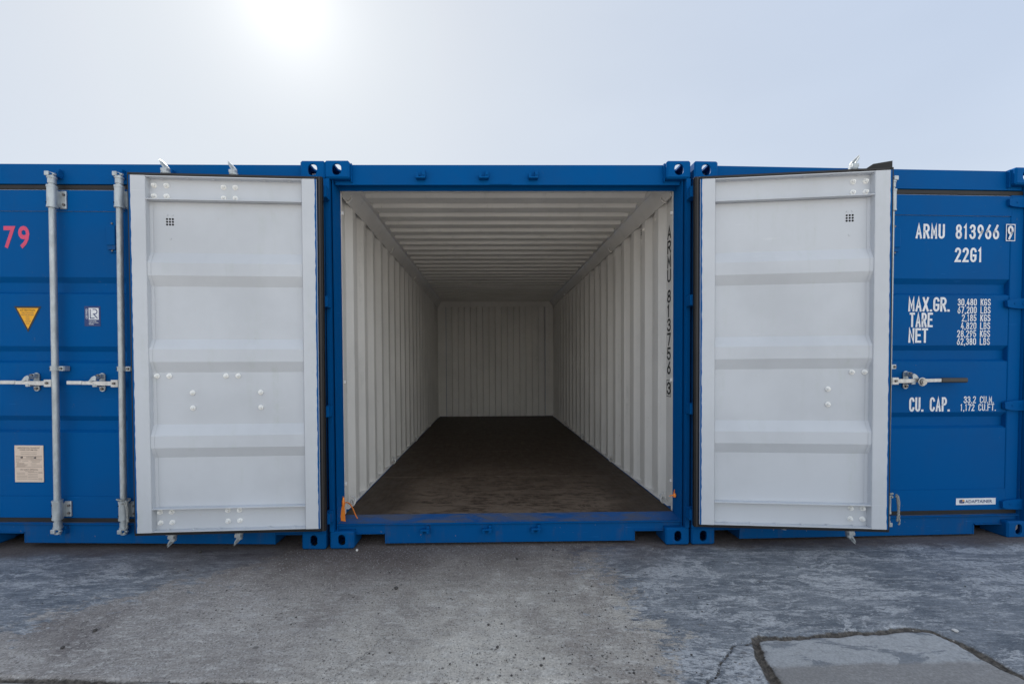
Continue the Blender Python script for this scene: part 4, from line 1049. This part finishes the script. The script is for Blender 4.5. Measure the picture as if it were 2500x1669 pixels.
mb = MB(); mb.tube([(-.006, -.018, -.010), (-.006, -.020, .004), (-.005, -.018, .016)], [.009, .012, .007], 8); mb.build('knot', ORANGE, tie2)
mb = MB(); ribbon(mb, A((1.157, .096, .312), (1.152, .094, .330), (1.158, .098, .352)), lambda t: .011*(1-.6*t), .002, lambda i: (1, .2, 0)); mb.build('strap', ORANGE, tie2)
mb = MB(); ribbon(mb, A((1.157, .096, .310), (1.140, .090, .314), (1.118, .088, .310)), lambda t: .010*(1-.5*t), .002, lambda i: (0, .3, 1)); mb.build('strap', ORANGE, tie2)

def rope(mat, base, rz, drop, label):
    r_ = bpy.data.objects.new('rope', None); C.objects.link(r_); r_.matrix_world = mat @ Matrix.Translation(base)
    tag(r_, label, 'rope', 'ropes tied to the locking bars')
    def twist(path, rad, nm):
        mb = MB(); P = curve(path, 10); L = len(P)
        for ph in (0, math.pi):
            Q = []
            for i, p in enumerate(P):
                d = (P[min(i+1, L-1)]-P[max(i-1, 0)]).normalized(); a = d.orthogonal().normalized(); b_ = d.cross(a); w = i*.95+ph
                Q.append(p+(a*math.cos(w)+b_*math.sin(w))*rad*.55)
            mb.tube(Q, rad*.62, 6)
        mb.build(nm, ROPE, r_)
    twist([(.033*math.cos(a), .033*math.sin(a), .004*math.sin(2*a)+.002*i) for i, a in enumerate([k*math.pi/6-1.2 for k in range(14)])], .0052, 'loop')
    twist([(.036, -.032, .004), (.043, -.036, -.002), (.047, -.034, -.022), (.052, -.034, -.060), (.053, -.035, -.105), (.047, -.034, -.168)], .0056, 'loose_end')
    twist([(.040, -.030, .016), (.050, -.034, .008), (.053, -.036, -.012), (.059, -.036, -.040), (.057, -.036, -.085), (.061, -.037, -.6*drop-.06), (.055, -.036, -drop)], .0050, 'loose_end')
    return r_
bpy.context.view_layer.update()
rope(lef.matrix_world, (-.135, -.004, .318), 0, .10, 'grey rope tied round the lower bar bracket left of the open left door')
rope(rig.matrix_world, (.153, -.004, .318), 0, .19, 'frayed grey rope hanging on the bar behind the open right door')

def pebble(name, x, y, r, mat, seed, flat=.65):
    rnd = random.Random(seed); bm = bmesh.new(); bmesh.ops.create_icosphere(bm, subdivisions=2, radius=1)
    ax = [1+.35*(rnd.random()-.5), .8+.4*(rnd.random()-.5), flat]
    for v in bm.verts:
        k = 1+.22*(rnd.random()-.5); v.co = Vector((v.co.x*ax[0]*k*r, v.co.y*ax[1]*k*r, v.co.z*ax[2]*k*r))
    mb = MB().frombm(bm); o = mb.build(name, mat); o.location = (x, y, r*flat*.75); o.rotation_euler = (0, 0, rnd.random()*6); return o
tag(pebble('pebble', -1.028, -.03, .0105, STONEW, 1, .8), 'white pebble on the ground below the left tie', 'pebble')
tag(pebble('pebble', 1.99, -.955, .011, STONEW, 2, .5), 'pale pebble in the joint round the repaired patch', 'pebble')
grit = [(-2.07, -.02, .012), (-1.99, -.86, .010), (-2.02, -.98, .009), (-.66, -.52, .013), (-.15, -.86, .007), (.03, -.18, .009), (-.11, -1.02, .008), (-.62, -.03, .008), (.28, -.05, .008)]
for i, (x, y, r) in enumerate(grit): tag(pebble('pebble', x, y, r, STONE, 10+i), 'small dark stone lying on the concrete', 'pebble', 'dark grit stones scattered on the concrete')

# loose grit on the rough middle of the yard: far too much of it to count
rnd = random.Random(21); mb = MB()
t_ = (1+5**.5)/2; IV = [Vector(v).normalized() for v in ((-1, t_, 0), (1, t_, 0), (-1, -t_, 0), (1, -t_, 0), (0, -1, t_), (0, 1, t_), (0, -1, -t_), (0, 1, -t_), (t_, 0, -1), (t_, 0, 1), (-t_, 0, -1), (-t_, 0, 1))]
IF = ((0, 11, 5), (0, 5, 1), (0, 1, 7), (0, 7, 10), (0, 10, 11), (1, 5, 9), (5, 11, 4), (11, 10, 2), (10, 7, 6), (7, 1, 8), (3, 9, 4), (3, 4, 2), (3, 2, 6), (3, 6, 8), (3, 8, 9), (4, 9, 5), (2, 4, 11), (6, 2, 10), (8, 6, 7), (9, 8, 1))
centres = [(rnd.uniform(-1.0, .7), rnd.uniform(-1.25, -.35)) for _ in range(26)]
for i in range(1500):
    if rnd.random() < .55: cx, cy = rnd.choice(centres); x, y = rnd.gauss(cx, .11), rnd.gauss(cy, .07)
    elif rnd.random() < .75: x, y = rnd.uniform(-1.6, 1.0), rnd.uniform(-1.35, -.05)
    else: x, y = rnd.uniform(-2.6, 2.6), rnd.uniform(-1.3, -.02)
    r = .0012 + .0030*rnd.random()**3 + (.0016 if rnd.random() < .03 else 0); sx, sy, sz = r*rnd.uniform(.8, 1.4), r*rnd.uniform(.8, 1.4), r*rnd.uniform(.5, .8); a = rnd.random()*6.28; ca, sa = math.cos(a), math.sin(a)
    mb.add([(x + (v.x*sx*ca - v.y*sy*sa)*rnd.uniform(.85, 1.15), y + v.x*sx*sa + v.y*sy*ca, sz*.4 + v.z*sz) for v in IV], IF, 0 if rnd.random() < .55 else 1)
grit_o = mb.build('grit', [STONE, plain('pale_grit', (0.42, 0.39, 0.35), 0.9, 0.4, 60, bump=0)]); grit_o['kind'] = 'stuff'; grit_o['label'] = 'fine grit strewn over the rough concrete'
